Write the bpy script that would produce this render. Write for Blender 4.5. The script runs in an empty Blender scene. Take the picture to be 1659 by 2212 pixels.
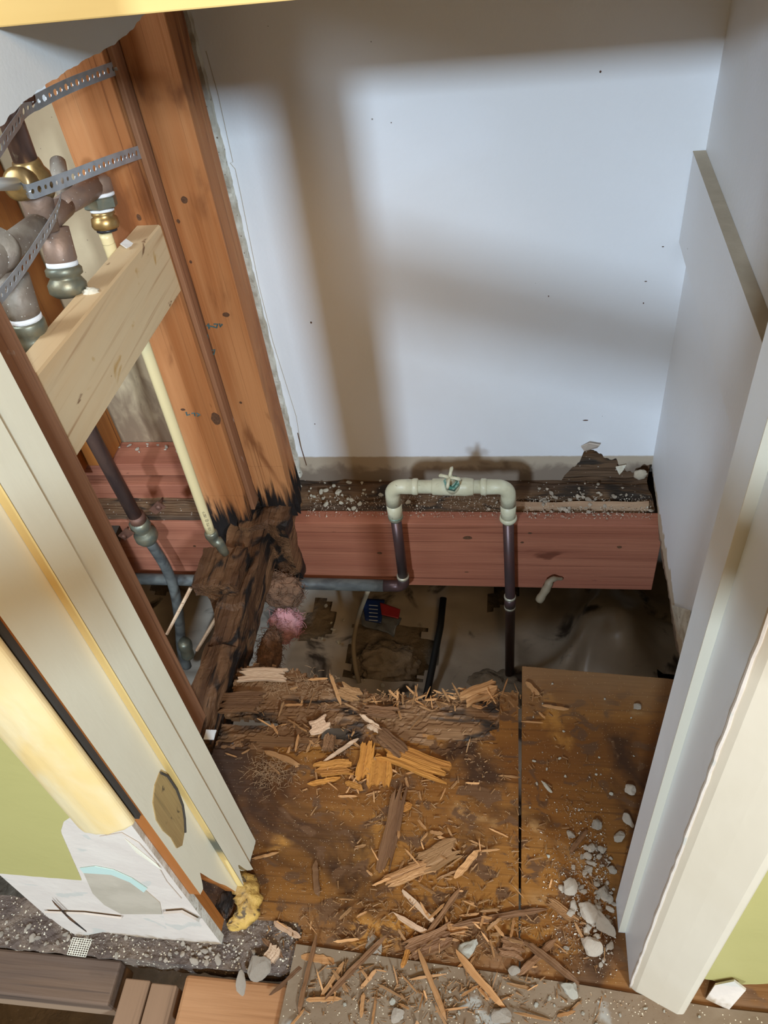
import bpy, bmesh, math, random
from mathutils import Vector, Matrix, Euler, noise
sc = bpy.context.scene
# ---------------------------------------------------------------- camera
W_, H_ = 1659, 2212
FPX = 1766.3
PPX, PPY = 829.5, 1106.0
CX = Vector((0.98814164, 0.11187559, -0.10516634))   # camera right in world
CY = Vector((-0.00663182, 0.715379, 0.69870516))     # camera up in world
CZ = Vector((0.15340185, -0.68972222, 0.70763771))   # camera back in world
CAM = Vector((0, 0, 1.4))
cd = bpy.data.cameras.new('camera'); cam = bpy.data.objects.new('camera', cd)
sc.collection.objects.link(cam); sc.camera = cam
cd.sensor_fit = 'HORIZONTAL'; cd.sensor_width = 36.0; cd.lens = FPX / W_ * 36.0
cd.clip_start = 0.02; cd.clip_end = 50
m = Matrix((CX, CY, CZ)).transposed().to_4x4(); m.translation = CAM; cam.matrix_world = m
# ---------------------------------------------------------------- light
sc.view_settings.view_transform = 'Standard'; sc.view_settings.look = 'None'
sc.view_settings.gamma = 1; sc.view_settings.exposure = 0.0
world = bpy.data.worlds.new('world'); sc.world = world; world.use_nodes = True
bg = world.node_tree.nodes['Background']; bg.inputs[0].default_value = (1.0, 0.71, 0.38, 1); bg.inputs[1].default_value = 0.22
def area(name, loc, target, sx, sy, color, power):
    l = bpy.data.lights.new(name, 'AREA'); l.shape = 'RECTANGLE'; l.size = sx; l.size_y = sy
    l.color = color; l.energy = power
    o = bpy.data.objects.new(name, l); sc.collection.objects.link(o); o.location = loc
    o.rotation_euler = (Vector(target) - Vector(loc)).to_track_quat('-Z', 'Y').to_euler()
    return o
area('window_light_left', (-1.10, -4.0, 3.34), (-0.05, 1.4, 0.5), 0.28, 0.42, (0.62, 0.80, 1.0), 265)
area('window_light_right', (2.04, -3.0, 3.1), (-0.5, 1.45, 0.5), 0.23, 0.55, (0.60, 0.80, 1.0), 290)
area('side_window_light', (-1.28, .70, 1.45), (.25, .75, .45), 0.35, 0.5, (0.72, 0.86, 1.0), 11)
area('ceiling_lamp_light', (0.55, -0.7, 2.3), (-0.3, 0.5, 0.2), 0.7, 0.7, (1.0, 0.68, 0.36), 24)

def pt(px, py, ax, v):
    """point of the plane axis=v seen at pixel (px,py): used to read true positions off the photo"""
    d = CX * (px - PPX) - CY * (py - PPY) - CZ * FPX
    k = 'xyz'.index(ax); t = (v - CAM[k]) / d[k]
    return CAM + d * t
rnd = random.Random(7)
# ---------------------------------------------------------------- materials
def mat(name, base=(.5,.5,.5), rough=.6, metal=0, var=None, vscale=(10,10,10), vdetail=4, ramp=(.3,.7),
        bump=0.0, bscale=(80,80,80), specks=None, stains=(), spec=.5, fine=None, rand=0.0, trans=0, rvar=None):
    """procedural surface: base<->var noise, fine grain, stains [(color, axis, lo, hi, noise_amount, noise_scale)]"""
    mt = bpy.data.materials.new(name); mt.use_nodes = True
    nt = mt.node_tree; N = nt.nodes; L = nt.links; N.clear()
    out = N.new('ShaderNodeOutputMaterial'); b = N.new('ShaderNodeBsdfPrincipled'); L.new(b.outputs[0], out.inputs[0])
    b.inputs['Roughness'].default_value = rough; b.inputs['Metallic'].default_value = metal
    b.inputs['Specular IOR Level'].default_value = spec
    if trans: b.inputs['Transmission Weight'].default_value = trans
    tc = N.new('ShaderNodeTexCoord'); src = tc.outputs['Object']
    if rand:
        oi = N.new('ShaderNodeObjectInfo'); ad = N.new('ShaderNodeVectorMath'); ad.operation = 'ADD'
        sc_ = N.new('ShaderNodeVectorMath'); sc_.operation = 'SCALE'; L.new(oi.outputs['Random'], sc_.inputs[3])
        sc_.inputs[0].default_value = (7, 5, 3); L.new(src, ad.inputs[0]); L.new(sc_.outputs[0], ad.inputs[1]); src = ad.outputs[0]
    def nz(scale, detail, dist=0.0, loc=(0,0,0)):
        mp = N.new('ShaderNodeMapping'); mp.inputs['Scale'].default_value = scale; mp.inputs['Location'].default_value = loc
        L.new(src, mp.inputs[0])
        n = N.new('ShaderNodeTexNoise'); n.inputs['Scale'].default_value = 1; n.inputs['Detail'].default_value = detail
        n.inputs['Distortion'].default_value = dist; L.new(mp.outputs[0], n.inputs[0]); return n.outputs[0]
    def rng(v, a, c):
        r = N.new('ShaderNodeMapRange'); r.inputs[1].default_value = a; r.inputs[2].default_value = c; r.interpolation_type = 'SMOOTHSTEP'
        L.new(v, r.inputs[0]); return r.outputs[0]
    def mix(f, a, c, mode='MIX'):
        x = N.new('ShaderNodeMix'); x.data_type = 'RGBA'; x.blend_type = mode
        if hasattr(f, 'links') or not isinstance(f, (int, float)): L.new(f, x.inputs[0])
        else: x.inputs[0].default_value = f
        for s, i in ((a, 6), (c, 7)):
            if isinstance(s, tuple): x.inputs[i].default_value = (*s, 1)
            else: L.new(s, x.inputs[i])
        return x.outputs[2]
    col = base
    if var: col = mix(rng(nz(vscale, vdetail, .6), *ramp), base, var)
    if fine:
        fc, fs, flo, fhi = fine
        col = mix(rng(nz(fs, 3, .3, (3,1,7)), flo, fhi), col if not isinstance(col, tuple) else base, fc)
    sep = None
    for k, st in enumerate(stains):
        c, axis, lo, hi, amt, ns = st
        if axis is None:
            f = rng(nz(ns, 5, .8, (k*3.1+5, k*1.7, k)), lo, hi)
        else:
            if sep is None:
                sep = N.new('ShaderNodeSeparateXYZ'); L.new(tc.outputs['Object'], sep.inputs[0])
            a = N.new('ShaderNodeMath'); a.operation = 'MULTIPLY_ADD'
            L.new(nz(ns, 5, .5, (k*2.3+1, k, k*4)), a.inputs[0]); a.inputs[1].default_value = amt
            L.new(sep.outputs['xyz'.index(axis)], a.inputs[2])
            f = rng(a.outputs[0], lo + amt*.5, hi + amt*.5)
        col = mix(f, col, c)
    if specks:
        scol, sscale, th = specks
        vo = N.new('ShaderNodeTexVoronoi'); vo.inputs['Scale'].default_value = sscale; L.new(src, vo.inputs[0])
        wn = N.new('ShaderNodeMath'); wn.operation = 'LESS_THAN'; L.new(vo.outputs['Distance'], wn.inputs[0]); wn.inputs[1].default_value = th
        col = mix(wn.outputs[0], col, scol)
    if rand:
        hs = N.new('ShaderNodeHueSaturation'); r = N.new('ShaderNodeMapRange'); r.inputs[3].default_value = 1 - rand; r.inputs[4].default_value = 1 + rand
        L.new(oi.outputs['Random'], r.inputs[0]); L.new(r.outputs[0], hs.inputs['Value'])
        if isinstance(col, tuple): hs.inputs['Color'].default_value = (*col, 1)
        else: L.new(col, hs.inputs['Color'])
        col = hs.outputs[0]
    if isinstance(col, tuple): b.inputs['Base Color'].default_value = (*col, 1)
    else: L.new(col, b.inputs['Base Color'])
    if rvar: L.new(rng(nz(rvar[0], 4), .35, .65), (rr := N.new('ShaderNodeMapRange')).inputs[0]); rr.inputs[3].default_value = rvar[1]; rr.inputs[4].default_value = rvar[2]; L.new(rr.outputs[0], b.inputs['Roughness'])
    if bump:
        bp = N.new('ShaderNodeBump'); bp.inputs['Strength'].default_value = 1; bp.inputs['Distance'].default_value = bump
        L.new(nz(bscale, 5, .2), bp.inputs['Height']); L.new(bp.outputs[0], b.inputs['Normal'])
    return mt
def wood(name, axis, c1, c2, dark, rough=.6, freq=45, stains=(), bump=.0012, specks=None, knots=True, rand=0):
    def sc3(f, l): return tuple(l if a == axis else f for a in 'xyz')
    st = list(stains)
    if knots: st = [(dark, None, .68, .74, 0, sc3(9, 5))] + st
    return mat(name, c1, rough, var=c2, vscale=sc3(freq*.35, 1.2), ramp=(.35,.68), fine=(dark, sc3(freq*3.2, 2.2), .56, .80),
               bump=bump, bscale=sc3(freq*4, 5), stains=st, specks=specks, rand=rand, spec=.22)
M = {}
LO = dict()
M['stud'] = wood('stud_wood', 'z', (.35,.125,.040), (.45,.195,.075), (.13,.04,.013), freq=55, stains=[((.19,.065,.022), None, .53, .68, 0, (13,13,3.2)), 
    ((.012,.009,.008), 'z', .13, .06, .28, (70,70,7)), ((.68,.42,.22), None, .70, .80, 0, (5,5,3))])
M['studclean'] = wood('stud_wood_clean', 'z', (.50,.20,.065), (.60,.28,.11), (.22,.075,.025))
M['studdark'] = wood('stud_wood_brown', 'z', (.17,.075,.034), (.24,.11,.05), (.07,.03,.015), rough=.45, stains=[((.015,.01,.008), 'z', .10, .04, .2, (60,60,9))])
M['studorange'] = wood('stud_wood_orange', 'z', (.42,.15,.035), (.30,.095,.02), (.14,.04,.01), rough=.45)
M['jambstud'] = wood('stud_wood_stained', 'z', (.24,.105,.05), (.32,.15,.075), (.10,.04,.02), stains=[((.45,.36,.30), None, .66, .76, 0, (30,30,16))])
M['pine'] = wood('pale_pine', 'y', (.62,.46,.27), (.60,.40,.21), (.40,.23,.11), bump=.0005, freq=26, stains=[((.22,.12,.06), None, .66, .72, 0, (26,17,26)), ((.45,.26,.08), None, .66, .74, 0, (15,12,15))])
M['red'] = wood('red_stained_fir', 'x', (.37,.138,.078), (.29,.098,.056), (.15,.045,.025), rough=.5, freq=60, stains=[((.05,.018,.015), None, .69, .75, 0, (7,30,22))])
M['rot'] = wood('rotten_wood_y', 'y', (.075,.034,.016), (.16,.078,.036), (.014,.008,.005), rough=.5, freq=55, bump=.004, knots=False, stains=[((.016,.012,.010), None, .50, .62, 0, (20,9,20))])
M['rotx'] = wood('rotten_wood_x', 'x', (.095,.055,.033), (.18,.10,.05), (.03,.018,.012), rough=.7, freq=50, bump=.005, knots=False, stains=[((.04,.028,.02), None, .50, .64, 0, (8,22,22))], specks=((.5,.44,.36), 70, .10))
M['ply'] = wood('plywood_subfloor', 'x', (.215,.085,.016), (.14,.05,.010), (.055,.020,.005), rough=.55, freq=30, bump=.0012, knots=False, stains=[
    ((.040,.016,.006), None, .50, .66, 0, (5,4,5)), ((.38,.165,.030), None, .56, .68, 0, (4.5,5.5,4)),
    ((.30,.155,.055), None, .62, .74, 0, (6,7,4)), ((.10,.045,.018), None, .54, .62, 0, (22,30,20)),
    ((.045,.022,.012), 'x', -.38, -.55, .16, (9,9,9)), ((.20,.10,.045), 'y', .48, .30, .22, (14,14,8)),
    ((.20,.10,.04), 'y', .80, .93, .12, (14,14,9))], specks=((.50,.36,.20), 190, .09))
M['plydark'] = wood('plywood_rotted_layers', 'x', (.15,.068,.026), (.24,.125,.055), (.03,.014,.007), rough=.65, freq=40, bump=.003, knots=False, stains=[((.03,.02,.014), None, .50, .62, 0, (8,20,8))])
M['chip'] = wood('splinter_wood', 'x', (.31,.145,.052), (.44,.225,.09), (.12,.05,.02), freq=120, bump=.001, knots=False, rand=.42)
M['chipo'] = wood('orange_chunk_wood', 'x', (.46,.19,.035), (.31,.115,.022), (.12,.04,.01), freq=110, bump=.0025, knots=False, rand=.15)
M['chipd'] = wood('dark_chunk_wood', 'x', (.13,.058,.024), (.20,.095,.04), (.04,.018,.008), freq=90, bump=.0025, knots=False, rand=.2)
M['chiplt'] = wood('light_chunk_wood', 'x', (.55,.37,.23), (.44,.26,.15), (.22,.11,.06), freq=90, bump=.001, knots=False, rand=.15)
M['beamdark'] = wood('old_dark_beam', 'x', (.095,.062,.045), (.15,.09,.055), (.045,.03,.023), rough=.7, freq=30, bump=.0015, stains=[((.30,.19,.115), 'z', -.030, -.042, .008, (20,20,20))])
M['beamy'] = wood('old_brown_board', 'y', (.20,.115,.062), (.26,.15,.085), (.10,.055,.03), freq=24, bump=.001)
M['beamorange'] = wood('orange_joist', 'x', (.34,.155,.062), (.42,.21,.095), (.17,.065,.025), freq=30, bump=.001)
M['shelf'] = wood('yellow_pine_shelf', 'x', (.80,.56,.22), (.72,.47,.16), (.55,.33,.10), freq=14, bump=.0003, knots=False)
M['dry'] = mat('white_painted_drywall', (.80,.80,.81), .55, var=(.77,.76,.755), vscale=(3,3,3), bump=.0004, bscale=(120,120,120),
    stains=[((.46,.37,.27), 'z', .070, .064, .004, (60,60,60)), ((.60,.50,.38), None, 2, 3, 0, (1,1,1)), ((.10,.075,.055), 'z', .012, -.022, .07, (35,35,35)), ((.25,.19,.14), 'z', .045, .015, .10, (20,20,20))],
    specks=((.3,.27,.25), 11, .018))
M['dryright'] = mat('white_painted_drywall_side', (.80,.80,.82), .5, var=(.77,.765,.76), vscale=(3,3,3), bump=.0004, bscale=(120,120,120),
    stains=[((.52,.42,.30), 'z', .040, .030, .07, (30,30,30)), ((.18,.12,.08), 'z', .008, -.004, .03, (60,60,60))])
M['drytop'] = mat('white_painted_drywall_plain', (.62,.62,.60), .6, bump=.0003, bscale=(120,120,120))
M['gyp'] = mat('gypsum_core', (.66,.62,.52), .9, var=(.42,.36,.27), vscale=(30,30,30), bump=.002, bscale=(150,150,150), specks=((.2,.15,.1), 60, .12))
M['tan'] = mat('tan_sheathing', (.52,.38,.22), .8, var=(.46,.33,.19), vscale=(8,8,8), stains=[((.22,.14,.08), 'z', .40, .12, .5, (40,40,14))], specks=((.2,.13,.08), 55, .06), bump=.0006)
M['jambwhite'] = mat('white_jamb_paint', (.80,.81,.82), .35, var=(.77,.78,.79), vscale=(6,6,6), bump=.0005, bscale=(40,40,14), specks=((.62,.58,.5), 20, .025))
M['cream'] = mat('cream_trim_paint', (.66,.555,.41), .35, var=(.63,.525,.38), vscale=(6,6,6), bump=.0006, bscale=(40,40,14), specks=((.62,.56,.42), 26, .035))
M['creamL'] = mat('cream_jamb_paint', (.80,.74,.56), .40, var=(.77,.70,.52), vscale=(5,5,5), bump=.0004, bscale=(60,60,14))
M['ivory'] = mat('warm_lit_casing_paint', (.74,.50,.20), .45, var=(.74,.58,.33), vscale=(18,18,6), bump=.0006, bscale=(90,90,30))  # yellow carries the warm light falling on the left casing
M['ivoryR'] = mat('warm_lit_stop_edge', (.74,.67,.52), .4)  # beige carries the warm light on the right stop's front face
M['stopY'] = mat('warm_lit_stop_paint', (.66,.46,.17), .45, stains=[((.10,.10,.07), 'z', .27, .22, .06, (60,60,30)), ((.66,.46,.17), 'z', .20, .15, .06, (60,60,30))])  # yellow carries the warm light on the left stop's front face
M['green'] = mat('green_wall_paint', (.42,.355,.125), .5, var=(.395,.335,.115), vscale=(5,5,5), bump=.0003, bscale=(90,90,90))
M['paper'] = mat('white_drywall_paper', (.62,.52,.42), .75, var=(.57,.47,.38), vscale=(14,14,14), bump=.0008, bscale=(80,80,80), stains=[((.50,.45,.37), None, .60, .63, 0, (10,10,12)), ((.32,.22,.13), 'z', .02, .0, .05, (50,50,50))])
M['kraft'] = mat('torn_grey_brown_paper', (.38,.31,.22), .85, var=(.44,.36,.26), vscale=(20,20,20), bump=.0006)
M['mint'] = mat('mint_primer', (.46,.56,.47), .6)
M['mesh'] = mat('joint_mesh_tape', (.75,.68,.52), .8)
M['fungus'] = mat('yellow_curled_paper', (.50,.29,.06), .7, var=(.30,.16,.035), vscale=(34,34,34), bump=.004, bscale=(90,90,90), stains=[((.08,.045,.015), None, .54, .64, 0, (45,45,45))])
M['woodhole'] = wood('bare_jamb_wood', 'z', (.42,.29,.12), (.32,.20,.08), (.06,.05,.03), freq=30, stains=[((.05,.04,.03), None, .60, .68, 0, (30,30,30))])
M['copper'] = mat('aged_copper', (.20,.115,.085), .42, .6, var=(.12,.075,.065), vscale=(40,40,12), stains=[((.34,.27,.20), None, .68, .74, 0, (90,90,50))])
M['bronze'] = mat('dusty_bronze_valve', (.33,.215,.15), .55, .5, var=(.26,.18,.14), vscale=(30,30,30), bump=.001, specks=((.6,.56,.5), 120, .10))
M['gbronze'] = mat('grey_dusty_bronze', (.33,.28,.22), .6, .4, var=(.22,.17,.13), vscale=(30,30,30), bump=.0012, specks=((.7,.68,.62), 140, .12))
M['brass'] = mat('brass_fitting', (.50,.32,.12), .38, .8, var=(.28,.18,.08), vscale=(40,40,40))
M['oldbrass'] = mat('tarnished_brass', (.25,.22,.14), .45, .6, var=(.17,.18,.14), vscale=(40,40,40), bump=.0006)
M['teflon'] = mat('white_thread_tape', (.85,.85,.85), .6, bump=.0012, bscale=(40,40,700))
M['pex'] = mat('cream_plastic_pipe', (.80,.66,.36), .35)
M['whitepipe'] = mat('white_plastic', (.85,.84,.80), .35)
M['blackring'] = mat('black_plastic', (.02,.02,.025), .4)
M['strap'] = mat('galvanised_strap', (.46,.48,.50), .42, .6, var=(.36,.38,.40), vscale=(40,40,40))
M['screw'] = mat('steel_screw', (.25,.22,.20), .45, .8)
M['rust'] = mat('rusty_clamp', (.20,.09,.055), .6, .4, var=(.13,.06,.04), vscale=(50,50,50))
M['loop'] = mat('cream_painted_pipe', (.66,.64,.46), .42, var=(.56,.53,.36), vscale=(28,28,28), bump=.0009, bscale=(90,90,90), stains=[((.25,.21,.13), None, .68, .74, 0, (60,60,60))])
M['verdigris'] = mat('verdigris_nut', (.06,.20,.15), .5, .3, var=(.28,.42,.34), vscale=(90,90,90), ramp=(.45,.6))
M['oldcop'] = mat('dark_copper_riser', (.10,.05,.045), .38, .45, var=(.065,.045,.045), vscale=(40,40,10), stains=[((.30,.26,.2), None, .70, .75, 0, (80,80,50))])
M['drain'] = mat('dusty_black_pipe', (.055,.055,.052), .5, var=(.12,.12,.105), vscale=(20,40,40), bump=.0005)
M['solder'] = mat('solder_ring', (.42,.38,.28), .5, .4)
M['cable'] = mat('black_cable', (.012,.013,.014), .5)
M['tube'] = mat('brown_tubing', (.24,.18,.11), .6)
M['plastic'] = mat('dusty_vapour_barrier', (.55,.46,.36), .32, var=(.38,.31,.24), vscale=(4,4,4), bump=.002, bscale=(14,14,14), stains=[((.06,.045,.035), None, .56, .66, 0, (7,7,7))])
M['dirt'] = mat('crawlspace_dirt', (.20,.15,.10), .9, var=(.30,.23,.16), vscale=(20,20,20), bump=.01, bscale=(50,50,50), specks=((.35,.3,.24), 50, .08))
M['rubbledirt'] = mat('dusty_rubble_bed', (.16,.11,.075), .9, var=(.09,.06,.045), vscale=(25,25,25), bump=.006, bscale=(110,110,110), specks=((.62,.53,.38), 130, .20))
M['pink'] = mat('pink_insulation', (.66,.30,.31), .95, var=(.50,.26,.25), vscale=(18,18,18), bump=.006, bscale=(90,90,90))
M['brownwool'] = mat('brown_dirty_insulation', (.24,.12,.065), .95, var=(.15,.08,.045), vscale=(40,40,40), bump=.006, bscale=(110,110,110))
M['wrapblue'] = mat('blue_wrapper', (.015,.035,.14), .3)
M['wrapred'] = mat('red_label', (.35,.03,.035), .35)
M['wrapclear'] = mat('clear_crumpled_plastic', (.42,.44,.46), .15, trans=.75, bump=.003, bscale=(60,60,60))
M['ink'] = mat('white_print', (.55,.58,.62), .5)
M['inkdark'] = mat('grey_print', (.20,.17,.10), .6)
M['pencil'] = mat('green_marker', (.05,.10,.10), .7)
M['stone'] = mat('plaster_rubble', (.80,.66,.50), .85, var=(.58,.43,.30), vscale=(60,60,60), ramp=(.4,.7), bump=.002, bscale=(130,130,130), rand=.22)
M['stonelt'] = mat('white_plaster_bit', (.78,.72,.58), .8, var=(.66,.56,.40), vscale=(60,60,60), bump=.0015, bscale=(130,130,130), rand=.12)
M['grey'] = mat('grey_floor_underlayment', (.215,.15,.09), .7, var=(.15,.09,.045), vscale=(6,6,6), bump=.001, bscale=(60,60,60), stains=[((.30,.27,.22), None, .60, .66, 0, (7,9,7)), ((.13,.07,.035), None, .60, .70, 0, (12,12,12))], specks=((.62,.52,.36), 150, .14))
M['darkwood'] = mat('dark_board', (.05,.04,.03), .9)
M['dustm'] = mat('sawdust_crumbs', (.34,.19,.085), .9, var=(.50,.36,.22), vscale=(300,300,300), ramp=(.45,.55))
M['dustg'] = mat('plaster_crumbs', (.62,.54,.42), .9, var=(.30,.20,.13), vscale=(260,260,260), ramp=(.45,.55))
M['fibre'] = mat('wood_fibres', (.34,.20,.10), .9)
# ---------------------------------------------------------------- builders
COL = sc.collection
def link(name, verts, faces, material, parent=None, smooth=False, loc=None, mats=None, mi=None):
    me = bpy.data.meshes.new(name); me.from_pydata([tuple(v) for v in verts], [], faces); me.materials.append(material)
    for x in (mats or []): me.materials.append(x)
    bm = bmesh.new(); bm.from_mesh(me); bmesh.ops.recalc_face_normals(bm, faces=bm.faces); bm.to_mesh(me); bm.free()
    if mi: me.polygons.foreach_set('material_index', mi)
    if smooth: me.polygons.foreach_set('use_smooth', [True]*len(me.polygons))
    me.update()
    o = bpy.data.objects.new(name, me); COL.objects.link(o)
    if loc: o.location = loc
    if parent: o.parent = parent; o.matrix_parent_inverse = Matrix.Translation(-parent.location)
    return o
def tag(o, label, cat, group=None, kind=None):
    o['label'] = label; o['category'] = cat
    if group: o['group'] = group
    if kind: o['kind'] = kind
    return o
def struct(o, label=None):
    o['kind'] = 'structure'
    if label: o['label'] = label
    return o
def empty(name, loc, label, cat, group=None):
    o = bpy.data.objects.new(name, None); COL.objects.link(o); o.location = loc; o.empty_display_size = .02
    return tag(o, label, cat, group)
class MB:
    def __init__(s): s.v = []; s.f = []
    def add(s, v, f):
        n = len(s.v); s.v += [Vector(p) for p in v]; s.f += [tuple(i+n for i in q) for q in f]; return s
    def box(s, x0, x1, y0, y1, z0, z1):
        return s.add([(x0,y0,z0),(x1,y0,z0),(x1,y1,z0),(x0,y1,z0),(x0,y0,z1),(x1,y0,z1),(x1,y1,z1),(x0,y1,z1)],
                     [(0,1,2,3),(4,5,6,7),(0,1,5,4),(1,2,6,5),(2,3,7,6),(3,0,4,7)])
    def tube(s, pts, r, n=16, cap=True):
        pts = [Vector(p) for p in pts]; R = r if isinstance(r, (list, tuple)) else [r]*len(pts)
        base = len(s.v); prev = None
        for i, p in enumerate(pts):
            t = (pts[min(i+1, len(pts)-1)] - pts[max(i-1, 0)]).normalized()
            if prev is None: u = t.orthogonal().normalized()
            else: u = (prev - t*prev.dot(t)).normalized()
            prev = u; w = t.cross(u)
            for k in range(n):
                a = 2*math.pi*k/n; s.v.append(p + (u*math.cos(a) + w*math.sin(a))*R[i])
        for i in range(len(pts)-1):
            for k in range(n):
                a = base+i*n+k; b = base+i*n+(k+1) % n; s.f.append((a, b, b+n, a+n))
        if cap: s.f.append(tuple(base+k for k in range(n))); s.f.append(tuple(base+(len(pts)-1)*n+k for k in range(n)))
        return s
    def prism(s, poly, axis, a, b):
        n = len(poly)
        def P(q, h):
            if axis == 'z': return (q[0], q[1], h)
            if axis == 'y': return (q[0], h, q[1])
            return (h, q[0], q[1])
        return s.add([P(q, a) for q in poly] + [P(q, b) for q in poly],
                     [tuple(range(n)), tuple(range(n, 2*n))] + [(i, (i+1) % n, (i+1) % n+n, i+n) for i in range(n)])
    def build(s, name, material, parent=None, smooth=False, **k): return link(name, s.v, s.f, material, parent, smooth, **k)
def lathe_pts(a, b, prof):
    """prof [(t along a->b in metres, radius)]"""
    a = Vector(a); d = (Vector(b)-a).normalized(); return [a + d*t for t, r in prof], [r for t, r in prof]
def bez(pts, n=8):
    pts = [Vector(p) for p in pts]; out = []
    for i in range(len(pts)-1):
        p0 = pts[max(i-1,0)]; p1 = pts[i]; p2 = pts[i+1]; p3 = pts[min(i+2, len(pts)-1)]
        for k in range(n):
            t = k/n; out.append(.5*((2*p1)+(-p0+p2)*t+(2*p0-5*p1+4*p2-p3)*t*t+(-p0+3*p1-3*p2+p3)*t**3))
    out.append(pts[-1]); return out
def rough_box(x0,x1,y0,y1,z0,z1, seg=.02, amp=.002, freq=40, fn=None, aniso=(1,1,1)):
    """subdivided box with noisy faces; fn(v)->v for shaping"""
    bm = bmesh.new(); nx = max(1, round((x1-x0)/seg)); ny = max(1, round((y1-y0)/seg)); nz_ = max(1, round((z1-z0)/seg))
    idx = {}
    def V(i, j, k):
        key = (i, j, k)
        if key not in idx: idx[key] = bm.verts.new((x0+(x1-x0)*i/nx, y0+(y1-y0)*j/ny, z0+(z1-z0)*k/nz_))
        return idx[key]
    for i in range(nx):
        for j in range(ny):
            for k in (0, nz_): bm.faces.new((V(i,j,k), V(i+1,j,k), V(i+1,j+1,k), V(i,j+1,k)))
    for i in range(nx):
        for k in range(nz_):
            for j in (0, ny): bm.faces.new((V(i,j,k), V(i+1,j,k), V(i+1,j,k+1), V(i,j,k+1)))
    for j in range(ny):
        for k in range(nz_):
            for i in (0, nx): bm.faces.new((V(i,j,k), V(i,j+1,k), V(i,j+1,k+1), V(i,j,k+1)))
    for v in bm.verts:
        q = Vector((v.co.x*aniso[0], v.co.y*aniso[1], v.co.z*aniso[2]))*freq
        v.co += noise.noise_vector(q)*amp + noise.noise_vector(q*2.7)*amp*.5
        if fn: v.co = fn(v.co.copy())
    bm.verts.index_update(); vs = [v.co.copy() for v in bm.verts]; fs = [tuple(x.index for x in f.verts) for f in bm.faces]; bm.free()
    b = MB(); b.add(vs, fs); return b
def lumber(name, dims, m_, parent=None, bev=.002, **k):
    o = MB().box(*dims).build(name, m_, parent, **k)
    md = o.modifiers.new('bevel', 'BEVEL'); md.width = bev; md.segments = 2; return o
def sheet(name, axis, pos, thick, us, lows, highs, m_, core=None, parent=None, jag=0.0):
    """vertical board in plane axis=pos; u runs along the other horizontal axis; ragged low/high outlines"""
    v = []; f = []; mi = []; n = len(us)
    def P(u, z, d):
        return (pos+d, u, z) if axis == 'x' else (u, pos+d, z)
    for i, u in enumerate(us):
        for z in (lows[i], highs[i]):
            j = noise.noise(Vector((u*90, z*70, 3)))*jag
            v += [P(u, z+j, 0), P(u, z+j*.3, thick)]
    for i in range(n-1):
        a = 4*i; b = a+4
        f += [(a, b, b+2, a+2), (a+1, a+3, b+3, b+1), (a, a+1, b+1, b), (a+2, b+2, b+3, a+3)]; mi += [0, 0, 1, 1]
    f += [(0, 2, 3, 1), (4*n-4, 4*n-3, 4*n-1, 4*n-2)]; mi += [1, 1]
    return link(name, v, f, m_, parent, mats=[core or m_], mi=mi)
def lin(a, b, n): return [a+(b-a)*i/(n-1) for i in range(n)]
def interp(x, P):
    if x <= P[0][0]: return P[0][1]
    for (a, va), (b, vb) in zip(P, P[1:]):
        if x <= b: return va+(vb-va)*(x-a)/(b-a)
    return P[-1][1]
def jn(x, s, k=0.): return noise.noise(Vector((x*s, k, 1.3)))
def text(name, body, size, mtx, m_, parent):
    c = bpy.data.curves.new(name, 'FONT'); c.body = body; c.size = size; c.extrude = .0001
    t = bpy.data.objects.new(name, c); COL.objects.link(t)
    dg = bpy.context.evaluated_depsgraph_get(); me = bpy.data.meshes.new_from_object(t.evaluated_get(dg))
    bpy.data.objects.remove(t); me.materials.clear(); me.materials.append(m_)
    o = bpy.data.objects.new(name, me); COL.objects.link(o); me.transform(mtx)
    if parent: o.parent = parent; o.matrix_parent_inverse = Matrix.Translation(-parent.location)
    return o
# ================================================================ the setting
YW = 1.49
us = lin(-.545, .33, 240)
def back_low(x):
    z = -.024 + .010*jn(x, 22) + .006*jn(x, 90)
    h = interp(x, [(.112,0), (.122,.012), (.132,.035), (.150,.055), (.162,.070), (.172,.112), (.200,.104), (.225,.085), (.248,.072), (.256,.052), (.29,.040), (.31,.062), (.33,.055)])
    return z + h + (.006*jn(x, 140) if h else 0)
o = sheet('wall_back', 'y', YW, .013, us, [back_low(u) for u in us], [.2]*240, M['dry'], M['gyp']); struct(o, 'white painted back wall, torn along its bottom edge')
b = MB(); b.box(-.545, .36, YW, YW+.013, .2, 2.4); o2 = b.build('upper_panel', M['dry'], o)
us = lin(.402, YW, 300)
def right_low(y):
    return -.012 + .012*jn(y, 16, 4) + .007*jn(y, 80, 2) + interp(y, [(.88,-.02), (.93,-.012), (.96,.02), (1.0,0), (1.3,0), (1.36,.03), (1.49,.035)])
o = sheet('wall_right', 'x', .33, .013, us, [right_low(u) for u in us], [.2]*300, M['dryright'], M['gyp']); struct(o, 'white painted right closet wall with a ragged bottom edge')
MB().box(.33, .343, .402, YW, .2, 2.4).build('upper_panel', M['dryright'], o)
# left closet wall: what is left of its drywall, above the cut
tear = [(.56,1.11), (.808,1.128), (.86,1.131), (.93,1.128), (1.015,1.122), (1.08,1.114), (1.134,1.110), (1.20,1.108), (1.25,1.112), (1.31,1.106), (1.36,1.10)]
us = lin(.56, 1.355, 160)
o = sheet('wall_left', 'x', -.526, .013, us, [interp(u, tear)+.0025*jn(u, 60) for u in us], [2.4]*160, M['drytop'], M['gyp']); struct(o, 'grey white left wall board cut off above the open studs')
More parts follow.
